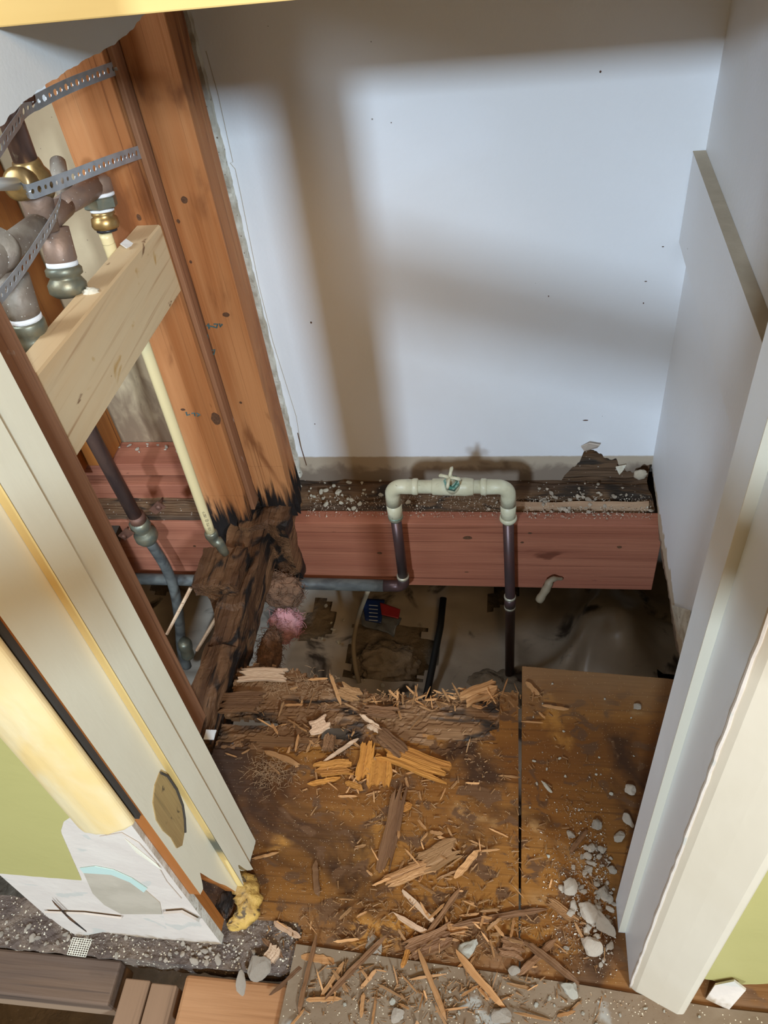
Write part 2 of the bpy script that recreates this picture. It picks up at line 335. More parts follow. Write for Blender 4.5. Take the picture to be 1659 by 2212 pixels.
# front wall either side of the doorway
us = lin(-.735, -.457, 90)
o = sheet('wall_front', 'y', .382, .014, us, [interp(u, [(-.735,.06), (-.70,.035), (-.66,.012), (-.60,.004), (-.457,.004)])+.003*jn(u, 120) for u in us], [.249+.002*jn(u, 50) if u < -.603 else interp(u, [(-.603,.249), (-.585,.33), (-.565,.42), (-.548,.452), (-.53,.47), (-.457,.47)]) for u in us], M['paper'], M['gyp'])
struct(o, 'bare white drywall patch below the green paint')
us2 = lin(-.735, -.457, 90)
g = sheet('green_paint', 'y', .3815, .0145, us2, [.249+.002*jn(u, 50) if u < -.603 else interp(u, [(-.603,.249), (-.585,.33), (-.565,.42), (-.548,.452), (-.53,.47), (-.457,.47)]) for u in us2], [2.4]*90, M['green'], M['gyp'], parent=o)
g['label'] = 'olive green painted area'
us = lin(.185, 1.1, 120)
o = sheet('wall_front_right', 'y', .386, .013, us, [.03 + .02*jn(u, 15) + .006*jn(u, 80) for u in us], [2.4]*120, M['green'], M['gyp']); struct(o, 'green wall to the right of the door casing')
# sheathing seen through the open bay
o = struct(MB().box(-1.35, -.56, 1.5, 1.515, .085, .93).build('wall_rear', M['tan']), 'tan sheathing behind the open stud bay')
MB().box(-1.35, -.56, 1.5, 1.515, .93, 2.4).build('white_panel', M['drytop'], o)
struct(MB().box(-1.36, -1.345, .42, 1.52, -.6, 2.4).build('wall_far_left', M['tan']))
# crawlspace shell and ground
struct(MB().box(-2.2, 1.6, 2.2, 2.3, -.75, -.02).box(-2.3, -2.2, -1.2, 2.3, -.75, 0).box(1.5, 1.6, -1.2, 2.3, -.75, 0).box(-2.2, 1.6, -1.2, -1.1, -.75, -.02).build('wall_crawlspace', M['dirt']))
nx, ny = 110, 90; v = []; f = []
for j in range(ny+1):
    for i in range(nx+1):
        x = -1.6+3.0*i/nx; y = .2+2.0*j/ny
        v.append((x, y, -.64 + .035*noise.noise(Vector((x*5, y*5, 0))) + .012*noise.noise(Vector((x*22, y*22, 4)))))
for j in range(ny):
    for i in range(nx): a = j*(nx+1)+i; f.append((a, a+1, a+nx+2, a+nx+1))
struct(link('floor', v, f, M['dirt'], smooth=True), 'dirt ground of the crawlspace')
# floor slabs that close the crawlspace outside the picture
struct(MB().box(-2.2, -.98, .40, 1.36, -.05, -.02).box(-2.2, 1.5, 1.55, 2.3, -.04, -.02).box(.40, 1.5, -1.2, 1.5, -.05, -.02).box(-2.2, .4, -1.2, .02, -.05, -.02).build('floor_surround', M['darkwood']))
# door trim ------------------------------------------------------------
def jamb_left():
    def low(y): return interp(y, [(.386,.205), (.40,.20), (.412,.228), (.425,.16), (.440,.10), (.450,.05), (.462,.045), (.474,.10), (.486,.040), (.50,.010), (.553,.0)]) + .004*jn(y, 150)
    us = lin(.390, .460, 36); o = sheet('trim_1', 'x', -.457, .017, us, [low(u) for u in us], [2.3]*36, M['creamL'], M['studorange'])
    # cut-out where the paint and wood broke away near the casing
    struct(o, 'cream left door jamb, rotted off at its foot')
    us = lin(.460, .553, 44)
    sheet('jamb_back', 'x', -.457, .017, us, [low(u) for u in us], [2.3]*44, M['creamL'], M['woodhole'], parent=o)
    us = lin(.460, .4995, 16)
    s = sheet('door_stop', 'x', -.4395, .0105, us, [low(u)+.004 for u in us], [2.3]*16, M['creamL'], M['woodhole'], parent=o)
    MB().box(-.4395, -.429, .4592, .4604, .048, 2.3).build('stop_edge', M['stopY'], o)['label'] = 'front edge of the door stop, warm light painted in yellow, with mould spots'
    poly = [(.412,.455), (.430,.465), (.448,.463), (.455,.44), (.456,.40), (.450,.365), (.440,.345), (.428,.330), (.412,.325), (.402,.34), (.404,.37), (.400,.40), (.401,.43)]
    MB().prism([(p[0], p[1]) for p in poly], 'x', -.4405, -.4385).build('bare_patch', M['woodhole'], o)['label'] = 'bare brown wood where the paint broke away'
    rim = [(-.4375, p[0], p[1]) for p in poly]
    MB().tube([Vector(r) for r in rim[2:8]], .0017, 8).build('dark_rim', M['darkwood'], o)
    return o
jamb_left()
b = MB().box(-.4700, -.4575, .3965, .415, .02, .47); o = b.build('trim_2', M['studorange']); struct(o, 'narrow orange strip of bare jamb edge')
MB().box(-.450, -.4425, .384, .395, .47, 2.3).build('gap_shade_strip', M['darkwood'], o)  # dark strip filling the open gap, its shade put into the colour
# left casing: rounded, warm light put into its yellow, cut off above the floor
pr = [(-.442,.372), (-.455,.3665), (-.475,.363), (-.495,.3635), (-.512,.3675), (-.524,.374), (-.530,.381), (-.442,.381)]
v = []; f = []; n = len(pr)
for z in (0, 1):
    for k, p in enumerate(pr):
        lo = .478 - (.012 if k in (2,3,4) else 0) - max(0, (-.50-p[0]))*.9
        v.append((p[0], p[1], 2.3 if z else lo))
f = [tuple(range(n)), tuple(range(n, 2*n))] + [(i, (i+1) % n, (i+1) % n+n, i+n) for i in range(n)]
o = link('trim_3', v, f, M['ivory'], smooth=False); struct(o, 'rounded casing cut off short, warm light put into its yellow')
md = o.modifiers.new('bevel', 'BEVEL'); md.width = .006; md.segments = 3; md.limit_method = 'ANGLE'; md.angle_limit = .15
# right jamb, stop and casing
o = struct(MB().box(.180, .198, .378, .530, .0, 2.3).build('trim_4', M['jambwhite']), 'white right door jamb')
st_ = MB().box(.170, .1805, .452, .500, -.0, 2.3).build('door_stop', M['jambwhite'], o)
MB().box(.1698, .1800, .4515, .4525, .003, 2.3).build('stop_edge', M['ivoryR'], st_)['label'] = 'front edge of the door stop, warm light painted in beige'
md = o.modifiers.new('bevel', 'BEVEL'); md.width = .003; md.segments = 2
v = MB().prism([(.181,.3765), (.188,.370), (.215,.357), (.243,.3445), (.252,.345), (.258,.353), (.259,.386), (.181,.386)], 'z', -.004, 2.3)
o = struct(v.build('trim_5', M['cream']), 'wide cream painted door casing on the right')
md = o.modifiers.new('bevel', 'BEVEL'); md.width = .003; md.segments = 3
MB().tube([(.1805+.0012*jn(i, .9), .3765, .0+i*.02) for i in range(115)], [.0018+.0009*abs(jn(i, 2.3)) for i in range(115)], 6).build('caulk_bead', M['paper'], o)
tb_ = MB(); ta, tz = Vector((-.74, -.16, 1.459)), Vector((.06, -.16, 1.214)); td = (tz-ta).normalized(); tu = Vector((0,1,0)).cross(td)
tb_.add([p + Vector((0,yy,0)) + tu*uu for p in (ta, tz) for yy in (-.02,.02) for uu in (-.042,.042)], [(0,1,3,2),(4,5,7,6),(0,1,5,4),(2,3,7,6),(0,2,6,4),(1,3,7,5)])
struct(tb_.build('shadow_board', M['studdark']), 'added unseen board casting the slanting shadow on the back wall')  # unseen board, added to throw the slanting shadow onto the back wall
# ================================================================ framing
tag(lumber('shelf_board', (-.512, .329, .865, 1.488, 1.2005, 1.2255), M['shelf']), 'yellow pine closet shelf board across the very top of the photo', 'shelf')
tag(lumber('shelf_cleat', (.309, .3295, .56, YW-.001, .606, .775), M['dry']), 'white painted board cleat with a brown top edge on the right wall', 'board')
c = MB().box(.3085, .3297, .56, YW-.001, .7752, .7765).build('top_edge', M['kraft'], bpy.data.objects['shelf_cleat']); c['label'] = 'bare brown top edge'
# red joist and plates
tag(lumber('floor_joist', (-1.33, .345, 1.33, 1.372, -.235, -.004), M['red']), 'red stained floor joist running along the back under both bays', 'joist')
def frag(v):  # eroded top
    return v
o = rough_box(-.56, .328, 1.349, 1.50, -.07, -.012, .009, .007, 22, aniso=(.35,1,1)).build('rotten_plate', M['rotx']); tag(o, 'crumbling dark rotten sill plate behind the white pipe loop', 'timber')
o = rough_box(-.54, .326, 1.415, 1.470, -.030, -.006, .008, .006, 26, aniso=(.3,1,1)).build('plate_remnant', M['rotx']); tag(o, 'broken upper strip of rotten plate against the back wall', 'timber')
o = rough_box(-.02, .315, 1.384, 1.400, -.012, .004, .008, .003, 30, aniso=(.3,1,1)).build('wood_strip', M['chiplt']); tag(o, 'thin light brown wood strip on the rotten plate right of the pipe loop', 'strip')
tag(lumber('bottom_plate', (-1.33, -.60, 1.412, 1.498, .076, .114), M['red']), 'red bottom plate with debris on top in the left bay', 'timber')
tag(lumber('lower_plate', (-1.33, -.58, 1.395, 1.498, -.004, .060), M['red']), 'second red plate below the debris covered one in the left bay', 'timber')
o = rough_box(-1.33, -.60, 1.335, 1.393, -.002, .014, .010, .004, 30, aniso=(.4,1,1)).build('rotten_ledge', M['rotx']); tag(o, 'rotten brown ledge on top of the red joist in the left bay', 'timber')
o = rough_box(.06, .329, 1.505, 1.56, -.03, .055, .008, .006, 26, aniso=(.3,1,1)).build('plate_remnant', M['rotx']); tag(o, 'brown rotten wood visible through the hole in the back wall', 'timber')
# studs
def spike(z0, k):
    def fn(v):
        if v.z < z0+.07: v.z += max(0, (z0+.07-v.z))*(.0) + .0
        if v.z < z0+.13:
            t = (z0+.13-v.z)/.13; s = noise.noise(Vector((v.x*60, v.y*60, k)))
            v.z += t*.05*s; v += noise.noise_vector(Vector((v.x*80, v.y*80, v.z*14)))*.010*t
        return v
    return fn
def stud(name, d, m_, z0, k):
    x0, x1, y0, y1 = d
    up = lumber(name, (x0, x1, y0, y1, z0+.16, 2.38), m_)
    lo = rough_box(x0+.0005, x1-.0005, y0+.0005, y1-.0005, z0, z0+.162, .0085, .0004, 60, fn=spike(z0, k)).build('rotten_foot', m_, up)
    lo['label'] = 'blackened rotten foot of the stud'
    return up
A = tag(stud('wall_stud', (-.596, -.513, 1.330, 1.412), M['stud'], .02, 3), 'orange stud nearest the back wall with blackened splintered foot and green marks', 'stud', 'open studs of the left wall')
B = tag(stud('wall_stud', (-.717, -.607, 1.285, 1.324), M['stud'], -.03, 8), 'wide orange stud beside the cream pipe with charred black foot', 'stud', 'open studs of the left wall')
tag(lumber('filler_board', (-.6065, -.5965, 1.300, 1.492, .07, 2.38), M['jambstud']), 'narrow added dark strip standing for the shaded side of the wide orange stud', 'board')  # added dark board, stands for the shaded side of the wide stud
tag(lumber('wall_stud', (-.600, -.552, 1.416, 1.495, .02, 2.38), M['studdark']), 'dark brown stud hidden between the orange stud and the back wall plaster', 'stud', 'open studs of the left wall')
o = rough_box(-.549, -.528, 1.474, 1.4895, .01, 1.25, .008, .0022, 50).build('plaster_edge', M['gyp'])
tag(o, 'rough broken plaster edge down the left side of the white back wall', 'plaster')
tag(lumber('wall_stud', (-1.04, -.985, 1.405, 1.498, .116, 2.38), M['studorange']), 'dark orange stud behind the valve at the left picture edge', 'stud', 'open studs of the left wall')
tag(lumber('wall_stud', (-1.100, -1.043, 1.36, 1.498, .116, 2.38), M['studorange']), 'outermost dark orange stud, its left neighbour in shadow', 'stud', 'open studs of the left wall')
tag(lumber('wall_stud', (-.663, -.583, .725, .775, .035, 2.38), M['jambstud']), 'stained brown stud running down along the cream door jamb', 'stud')
# bottom plate of the left wall, rotten
def platefn(v):
    t = noise.noise(Vector((v.x*35, v.y*9, 2)))
    if v.z > 0: v.z += .016*t - .01*(1 if .95 < v.y < 1.05 else 0)
    if v.x < -.60 and v.y < 1.07: v.x = max(v.x, -.628 + .012*noise.noise(Vector((v.y*16, v.z*20, 8))))
    if v.x > -.60: v.x += .007*noise.noise(Vector((v.y*14, v.z*30, 5)))
    return v
o = rough_box(-.662, -.572, .735, 1.36, -.09, .032, .010, .005, 45, fn=platefn, aniso=(1,.4,1)).build('sole_plate', M['rot']); tag(o, 'long rotten black sole plate running from the jamb to the burnt studs', 'timber')
o = rough_box(-.690, -.590, 1.075, 1.185, .030, .066, .0075, .006, 40, aniso=(1,.5,1)).build('rotten_block', M['rot']); tag(o, 'fibrous block of rotten plate under the cream pipe end', 'timber')
o = rough_box(-.635, -.520, 1.27, 1.41, -.16, .05, .012, .012, 18, aniso=(1,1,.5)).build('burnt_stump', M['rot']); tag(o, 'black decayed wood mass below the two studs', 'timber')
# pale block between studs
bk = MB().add([(-.645,.776,.690),(-.600,.776,.690),(-.600,1.2845,.660),(-.645,1.2845,.660),(-.645,.776,.832),(-.600,.776,.832),(-.600,1.2845,.790),(-.645,1.2845,.790)], [(0,1,2,3),(4,5,6,7),(0,1,5,4),(1,2,6,5),(2,3,7,6),(3,0,4,7)]).build('blocking', M['pine'])
bk.modifiers.new('bevel', 'BEVEL').width = .003
blk = tag(bk, 'pale pine block spanning between the jamb stud and the wide orange stud', 'timber')
# plywood ---------------------------------------------------------------
ytop = [(-.574,.911), (-.517,.925), (-.424,.906), (-.384,.897), (-.335,.885), (-.294,.868), (-.181,.858), (-.10,.872), (-.046,.885), (.017,.874)]
def rot(x, y):
    e = interp(x, ytop) - y                                   # distance from the broken edge
    r = 0
    if e < .16 and x < -.02: r = (1 - e/.16)
    if x < -.25 and y > .70: r = max(r, min(1, (y-.70)/.10)*min(1, (-.25-x)/.05 + .2))
    return r
def ply_keep(x, y):
    if y > interp(x, ytop) + .010*noise.noise(Vector((x*40, y*12, 0))) + .008*noise.noise(Vector((x*130, y*20, 5))): return False
    if x < -.445 + .02*noise.noise(Vector((x*30, y*30, 9))) and .781 < y < .797 + .006*noise.noise(Vector((x*60, 0, 2))): return False
    if y < .372 or (x < -.335+.01*noise.noise(Vector((0, y*50, 3))) and y < .428): return False
    if -.360 < x < -.312 and .760 < y < .789 and abs(noise.noise(Vector((x*200, y*60, 2)))) < .6: return False
    if x < -.562 + .004*noise.noise(Vector((0, y*60, 2))): return False
    return True
cs = .0045; x0, y0 = -.568, .30; nx = int(.586/cs); ny = int(.64/cs); V = {}; v = []; f = []; mi = []
def hgt(x, y):
    r = rot(x, y); n1 = noise.noise(Vector((x*26, y*55, 1)))*.5+.5; n2 = noise.noise(Vector((x*70, y*160, 7)))*.5+.5
    lay = math.floor((r*(n1*.85+n2*.5))*5)*.0028
    return -lay + .0006*noise.noise(Vector((x*60, y*60, 2)))
def vid(i, j, t):
    k = (i, j, t)
    if k not in V:
        x = x0+i*cs+.0016*noise.noise(Vector((i*.9, j*.8, 3))); y = y0+j*cs+.0016*noise.noise(Vector((i*.7, j*.9, 8)))
        x = min(x, .0165)
        V[k] = len(v); v.append((x, y, hgt(x, y) if t else -.0185))
    return V[k]
keep = [[ply_keep(x0+(i+.5)*cs, y0+(j+.5)*cs) for j in range(ny)] for i in range(nx)]
for i in range(nx):
    for j in range(ny):
        if not keep[i][j]: continue
        f.append((vid(i,j,1), vid(i+1,j,1), vid(i+1,j+1,1), vid(i,j+1,1))); mi.append(1 if rot(x0+i*cs, y0+j*cs) > .34 + .25*noise.noise(Vector((i*.12, j*.3, 4))) else 0)
        f.append((vid(i,j,0), vid(i,j+1,0), vid(i+1,j+1,0), vid(i+1,j,0))); mi.append(1)
        for di, dj, a, c in ((-1,0,(i,j),(i,j+1)), (1,0,(i+1,j+1),(i+1,j)), (0,-1,(i+1,j),(i,j)), (0,1,(i,j+1),(i+1,j+1))):
            ii, jj = i+di, j+dj
            if not (0 <= ii < nx and 0 <= jj < ny) or not keep[ii][jj]:
                f.append((vid(*a,1), vid(*c,1), vid(*c,0), vid(*a,0))); mi.append(1)
o = link('plywood_sheet', v, f, M['ply'], mats=[M['plydark']], mi=mi); tag(o, 'left plywood subfloor sheet, rotted and delaminated along its broken back edge', 'plywood', 'plywood subfloor')
o = MB().prism([(.0185,.30), (.40,.30), (.40,.905), (.303,.921), (.024,.938)], 'z', -.0185, 0).build('plywood_sheet', M['ply']); tag(o, 'right plywood subfloor sheet with a straight clean cut back edge', 'plywood', 'plywood subfloor')
md = o.modifiers.new('bevel', 'BEVEL'); md.width = .001
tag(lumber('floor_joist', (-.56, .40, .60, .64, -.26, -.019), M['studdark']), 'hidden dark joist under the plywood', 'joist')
# front: underlayment sheet, plate strip, beams
o = MB().prism([(-.352,.06), (.45,.06), (.45,.356), (.30,.358), (.10,.372), (-.335,.392)], 'z', .0005, .0065).build('underlayment_sheet', M['grey']); tag(o, 'grey brown glue stained floor sheet at the bottom of the photo', 'flooring')
o = rough_box(-1.0, -.30, .350, .430, -.05, -.004, .010, .004, 40).build('front_plate', M['rubbledirt']); tag(o, 'dirty plate strip under the torn front wall, buried in rubble', 'timber')
tag(lumber('floor_beam', (-1.0, -.622, .283, .349, -.075, -.008), M['beamdark'], bev=.004), 'dark weathered beam end at the lower left corner', 'beam')
tag(lumber('board', (-.608, -.566, .05, .325, -.05, -.012), M['beamy']), 'left one of two brown boards side by side at the bottom', 'board', 'two brown boards')
tag(lumber('board', (-.563, -.520, .05, .322, -.05, -.012), M['beamy']), 'right one of two brown boards side by side at the bottom', 'board', 'two brown boards')
tag(lumber('floor_beam', (-.508, -.20, .262, .338, -.10, -.006), M['beamorange'], bev=.006), 'orange beam end showing between the boards and the grey sheet', 'beam')
# ================================================================ plumbing
def V3(px, py, ax, v): return pt(px, py, ax, v)
# white loop with stop valve
YL = 1.292
loop = empty('pipe_loop', (-.13, YL, -.2), 'cream painted pipe loop with small shut-off valve standing before the red joist', 'pipe')
zl = .155; xa, xb = -.262, -.006
def elbow(cx, cz, sx, r=.022, pr_=.0165):
    a = [(cx, YL, cz-.052), (cx, YL, cz-.024)]
    for k in range(9):
        t = k/8*math.pi/2; a.append((cx + sx*(r - r*math.cos(t)), YL, cz - r + r*math.sin(t)))
    a += [(cx + sx*.05, YL, cz)]
    return a
for cx, sx in ((xa, 1), (xb, -1)):
    p = elbow(cx, zl, sx); e = MB().tube(p, [.0178]+[.0165]*(len(p)-2)+[.0172], 20).build('elbow', M['loop'], loop, True)
    MB().tube([(cx, YL, zl-.050), (cx, YL, zl-.100)], [.0175, .0170], 20).build('riser_sleeve', M['loop'], loop, True)
    q, r = lathe_pts((cx+sx*.046, YL, zl), (cx+sx*.06, YL, zl), [(0,.0175), (.004,.0188), (.012,.0188), (.014,.016)]); MB().tube(q, r, 20).build('collar', M['loop'], loop, True)
MB().tube([(xa+.05, YL, zl), (xb-.05, YL, zl)], .0152, 20).build('crossbar', M['loop'], loop, True)
MB().tube([(-.172, YL, zl), (-.170, YL, zl), (-.098, YL, zl), (-.082, YL, zl), (-.080, YL, zl)], [.0155,.0185,.0205,.0185,.0155], 20).build('valve_body', M['loop'], loop, True)
ax = Vector((-.01, -.55, .84)).normalized(); base = Vector((-.126, YL, zl))
def along(t): return base + ax*t*1.3
MB().tube([along(0), along(.012), along(.020), along(.024)], [.019,.018,.0165,.012], 20).build('valve_neck', M['loop'], loop, True)
MB().tube([along(.020), along(.034)], .0175, 6).build('packing_nut', M['verdigris'], loop)
MB().tube([along(.034), along(.044)], .0125, 6).build('upper_nut', M['verdigris'], loop)
hd = MB().tube([along(.044), along(.050), along(.056), along(.068)], [.009,.0105,.007,.0055], 14).build('valve_stem', M['loop'], loop, True)
u = ax.orthogonal().normalized(); w = ax.cross(u); hm = MB()
for k in range(4):
    a = k*math.pi/2+.5; d = u*math.cos(a)+w*math.sin(a)
    hm.tube([along(.066), along(.070)+d*.011, along(.069)+d*.019, along(.062)+d*.024], [.0046,.0034,.0042,.002], 8)
hm.build('valve_handle', M['loop'], hd, True)
MB().tube([(xa, YL, .050), (xa-.002, YL, -.165)], .0125, 18).build('riser', M['oldcop'], loop, True)['label'] = 'dark copper lower riser'
MB().tube([(xb, YL, .050), (xb+.006, YL, -.25), (xb+.005, YL+.0, -.63)], .0125, 18).build('riser', M['oldcop'], loop, True)['label'] = 'dark copper lower riser'
MB().tube([(xa, YL, .064), (xa, YL, .050)], [.0176,.0136], 18).build('joint_ring', M['verdigris'], loop, True)
MB().tube([(xb, YL, .064), (xb, YL, .056), (xb, YL, .046)], [.0186,.0200,.0140], 18).build('joint_ring', M['loop'], loop, True)
for z in (-.222, -.262): MB().tube([(xb+.005, YL, z), (xb+.005, YL, z-.007)], .0148, 18).build('solder_ring', M['solder'], loop, True)
MB().tube([(xb+.005, YL, -.229), (xb+.005, YL, -.262)], .0140, 18).build('coupling', M['oldcop'], loop, True)
MB().tube([(xa-.002, YL, -.150), (xa-.002, YL, -.158)], .0155, 18).build('solder_ring', M['solder'], loop, True)
pts = [(xa-.002, YL, -.155), (xa-.002, YL, -.172)] + [(xa-.002-.020*(1-math.cos(t)), YL, -.172-.020*math.sin(t)) for t in lin(.2, math.pi/2, 6)] + [(xa-.06, YL, -.1925)]
MB().tube(pts, .0150, 18).build('elbow', M['oldcop'], loop, True)
MB().tube([(xa-.055, YL, -.1925), (-1.30, YL, -.180)], .0155, 18).build('horizontal_pipe', M['drain'], loop, True)['label'] = 'long dusty black pipe running left below the joist'
# cream PEX pipe with fittings
pex = empty('supply_pipe', (-.64, 1.2, .0), 'cream plastic supply pipe rising in front of the wide orange stud', 'pipe')
pa = V3(240, 540, 'x', -.66); pb = V3(455, 1150, 'y', 1.165)
pm = pa.lerp(pb, .5)
MB().tube(bez([pa + Vector((0,0,.012)), pa, pm+Vector((0,.0,0)), pb], 8), .0105, 16).build('pipe', M['pex'], pex, True)
d = (pb-pa).normalized()
q, r = lathe_pts(pb - d*.003, pb+d, [(0,.0125), (.004,.0145), (.014,.0145), (.018,.0125), (.028,.0125), (.032,.0140), (.036,.0118), (.056,.0105), (.070,.0085)])
q = [p + Vector((.018,0,0))*min(1, max(0, (i-3)/5)) for i, p in enumerate(q)]
MB().tube(q, r, 18).build('coupling', M['oldbrass'], pex, True)
zax = (pa-pb).normalized(); toc = (CAM - pb).normalized(); nrm = (toc - zax*toc.dot(zax)).normalized(); yax = nrm.cross(zax)
mt4 = Matrix((zax, yax, nrm)).transposed().to_4x4(); mt4.translation = pb + zax*.012 + nrm*.0107 - yax*.003
text('printing', '100 PSI @ 180°F', .0085, mt4, M['inkdark'], pex)
# old copper pipe in the left bay with coupling, clamp and curved tail
cop = empty('copper_pipe', (-.89, 1.28, 0), 'dark copper pipe with a bulging coupling bending down beside the jamb stud', 'pipe')
c0 = V3(98, 730, 'y', 1.24); c1 = V3(203, 950, 'y', 1.27); c2 = V3(306, 1140, 'y', 1.28); c3 = V3(335, 1190, 'y', 1.28)
MB().tube([c0, c1, c2], .0165, 18).build('pipe', M['copper'], cop, True)
c4 = V3(322, 1165, 'y', 1.28)
d = (c3-c2).normalized(); q, r = lathe_pts(c2-d*.025, c3, [(0,.019), (.004,.024), (.020,.0255), (.030,.021), (.034,.021), (.042,.028), (.058,.029), (.068,.024), (.074,.019), (.078,.015)])
MB().tube(q, r, 22).build('coupling', M['oldbrass'], cop, True)
tail = [q[-2], V3(358, 1225, 'y', 1.28), V3(378, 1280, 'y', 1.27), V3(388, 1345, 'y', 1.26), V3(392, 1400, 'y', 1.25), V3(404, 1440, 'y', 1.24)]
MB().tube(bez(tail, 6), .0135, 16).build('curved_tail', M['drain'], cop, True)
e0 = V3(398, 1385, 'y', 1.23); e1 = V3(412, 1440, 'y', 1.23); q, r = lathe_pts(e0, e1, [(0,.015), (.01,.019), (.03,.019), (.034,.016), (.06,.018), (.07,.018)])
MB().tube(q, r, 18).build('end_fitting', M['oldbrass'], cop, True)
cl = tag(MB().tube([c2+Vector((0,0,.02)), c2+Vector((0,0,.045))], .0200, 20).build('pipe_clamp', M['rust'], None, True), 'rusty pipe clamp with two screwed ears on the copper pipe', 'clamp')
def strap_strip(pts, wd, up, name, m_, parent=None, holes=True, th=.0010):
    """flat band along pts, wd wide in direction up, with alternating punched holes (real openings)"""
    pts = bez(pts, 10); L_ = [0]
    for a, b_ in zip(pts, pts[1:]): L_.append(L_[-1]+(b_-a).length)
    T = L_[-1]; pitch = .0135; n = max(3, int(T/pitch)); mb = MB()
    def at(s):
        for k in range(len(L_)-1):
            if s <= L_[k+1] or k == len(L_)-2:
                t = (s-L_[k])/max(1e-9, L_[k+1]-L_[k]); p = pts[k].lerp(pts[k+1], t); tg = (pts[k+1]-pts[k]).normalized(); break
        uu = up(s/T) if callable(up) else Vector(up)
        uu = (uu - tg*uu.dot(tg)).normalized(); return p, tg, uu, tg.cross(uu)
    for c_ in range(n):
        s0 = T*c_/n; s1 = T*(c_+1)/n; sm = (s0+s1)/2; rad = (.0046 if c_ % 2 else .0032)
        corners = [(s0,-wd/2), (sm,-wd/2), (s1,-wd/2), (s1,0), (s1,wd/2), (sm,wd/2), (s0,wd/2), (s0,0)]
        K = 8; base = len(mb.v)
        for side in (0, 1):
            for (s, h) in corners:
                p, tg, uu, nn = at(s); mb.v.append(p+uu*h+nn*(th*side))
            for k in range(K):
                a = math.radians(225+45*k); p, tg, uu, nn = at(sm); mb.v.append(p+tg*(rad*math.cos(a))+uu*(rad*math.sin(a))+nn*(th*side))
        for side in (0, 1):
            o_ = base+side*16
            for k in range(8): mb.f.append((o_+k, o_+(k+1) % 8, o_+8+(k+1) % 8, o_+8+k))
        for k in range(8): mb.f.append((base+8+k, base+8+(k+1) % 8, base+24+(k+1) % 8, base+24+k))
        for k in (0, 1, 4, 5): mb.f.append((base+k, base+k+1, base+17+k, base+16+k))
    return mb.build(name, m_, parent)
ea = V3(268, 1158, 'y', 1.25); eb = V3(343, 1095, 'y', 1.25)
dd = (eb-ea).normalized(); up_ = Vector((0,-1,0)).cross(dd).normalized()
for a0, a1 in ((ea-dd*.012, ea+dd*.028), (eb-dd*.028, eb+dd*.012)):
    vs = [a0-up_*.010, a1-up_*.012, a1+up_*.012, a0+up_*.010]; MB().add(vs+[p+Vector((0,.003,0)) for p in vs], [(0,1,2,3), (4,5,6,7), (0,1,5,4), (1,2,6,5), (2,3,7,6), (3,0,4,7)]).build('clamp_ear', M['rust'], cl)
for e in (ea, eb): MB().tube([e+Vector((0,-.006,0)), e+Vector((0,-.003,0)), e+Vector((0,.03,0))], [.005,.007,.002], 10).build('screw', M['rust'], cl, True)
# mixing valve cluster
XV = -.66
def Q(px, py, x=XV): return V3(px, py, 'x', x)
val = empty('shower_valve', tuple(Q(90, 460)), 'dusty bronze shower valve body with brass and taped fittings, hung by steel straps', 'valve')
def lat(a, b, prof, nm, m_, seg=20, sm=True): 
    q, r = lathe_pts(a, b, [(t*KT, w_*KR) for t, w_ in prof]); return MB().tube(q, r, seg).build(nm, m_, val, sm)
KT = KR = 1.0
top0 = Q(22, 255); top1 = Q(62, 365)
MB().tube([top0+(top0-top1)*.9, top0, top1], .0165, 18).build('upper_pipe', M['copper'], val, True)
d = (top1-top0).normalized()
lat(top1-d*.012, top1+d, [(0,.0180), (.004,.0195), (.012,.021), (.020,.026), (.040,.0265), (.050,.023), (.056,.018)], 'brass_elbow', M['brass'])
e0 = top1+d*.02; lf = (Q(8, 385)-Q(62, 385)).normalized()
lat(e0, e0+lf, [(0,.018), (.020,.020), (.030,.022), (.042,.022), (.046,.016)], 'elbow_socket', M['brass'])
MB().tube([e0+lf*.04, e0+lf*.20], .0085, 14).build('side_pipe', M['whitepipe'], val, True)['label'] = 'white plastic side pipe'
b0 = Q(70, 395); b1 = Q(98, 500)
MB().tube([b0, b0.lerp(b1, .3), b1], [.0205, .022, .020], 20).build('valve_body', M['bronze'], val, True)
jn0 = Q(88, 482)
MB().tube([Q(130, 448), Q(165, 428), Q(205, 400)], [.0150,.0165,.019], 18).build('right_arm', M['bronze'], val, True)
MB().tube([jn0, Q(45, 515), Q(5, 548), Q(-40, 590)], [.017,.0175,.019,.02], 18).build('left_arm', M['gbronze'], val, True)
MB().tube([jn0, Q(112, 470), Q(140, 445)], [.018,.0165,.0160], 18).build('cross_arm', M['bronze'], val, True)
MB().tube([Q(125, 350, -.70), Q(128, 380, -.69), Q(150, 435, -.67)], [.012,.0135,.014], 18).build('back_port', M['gbronze'], val, True)
KT, KR = .60, 1.24
r0 = Q(205, 388); r1 = Q(232, 500); d = (r1-r0).normalized()
lat(r0, r1, [(-.01,.014), (.0,.0195), (.030,.0205), (.034,.018)], 'right_port', M['bronze'])
lat(r0+d*.033*KT, r1, [(0,.0185), (.002,.0205), (.008,.0205), (.010,.0185)], 'thread_tape', M['teflon'])
lat(r0+d*.043*KT, r1, [(0,.0205), (.003,.0225), (.026,.0225), (.030,.0185)], 'hex_adapter', M['oldbrass'], 6, False)
lat(r0+d*.072*KT, r1, [(0,.0135), (.002,.0155), (.008,.0155), (.010,.0135)], 'thread_tape', M['teflon'])
lat(r0+d*.081*KT, r1, [(0,.0145), (.006,.0155), (.012,.0135), (.016,.0170), (.036,.0182), (.044,.0160), (.047,.0125)], 'brass_coupling', M['brass'])
lat(r0+d*.127*KT, r1, [(0,.0135), (.006,.0135)], 'black_ring', M['blackring'])
KT = .85
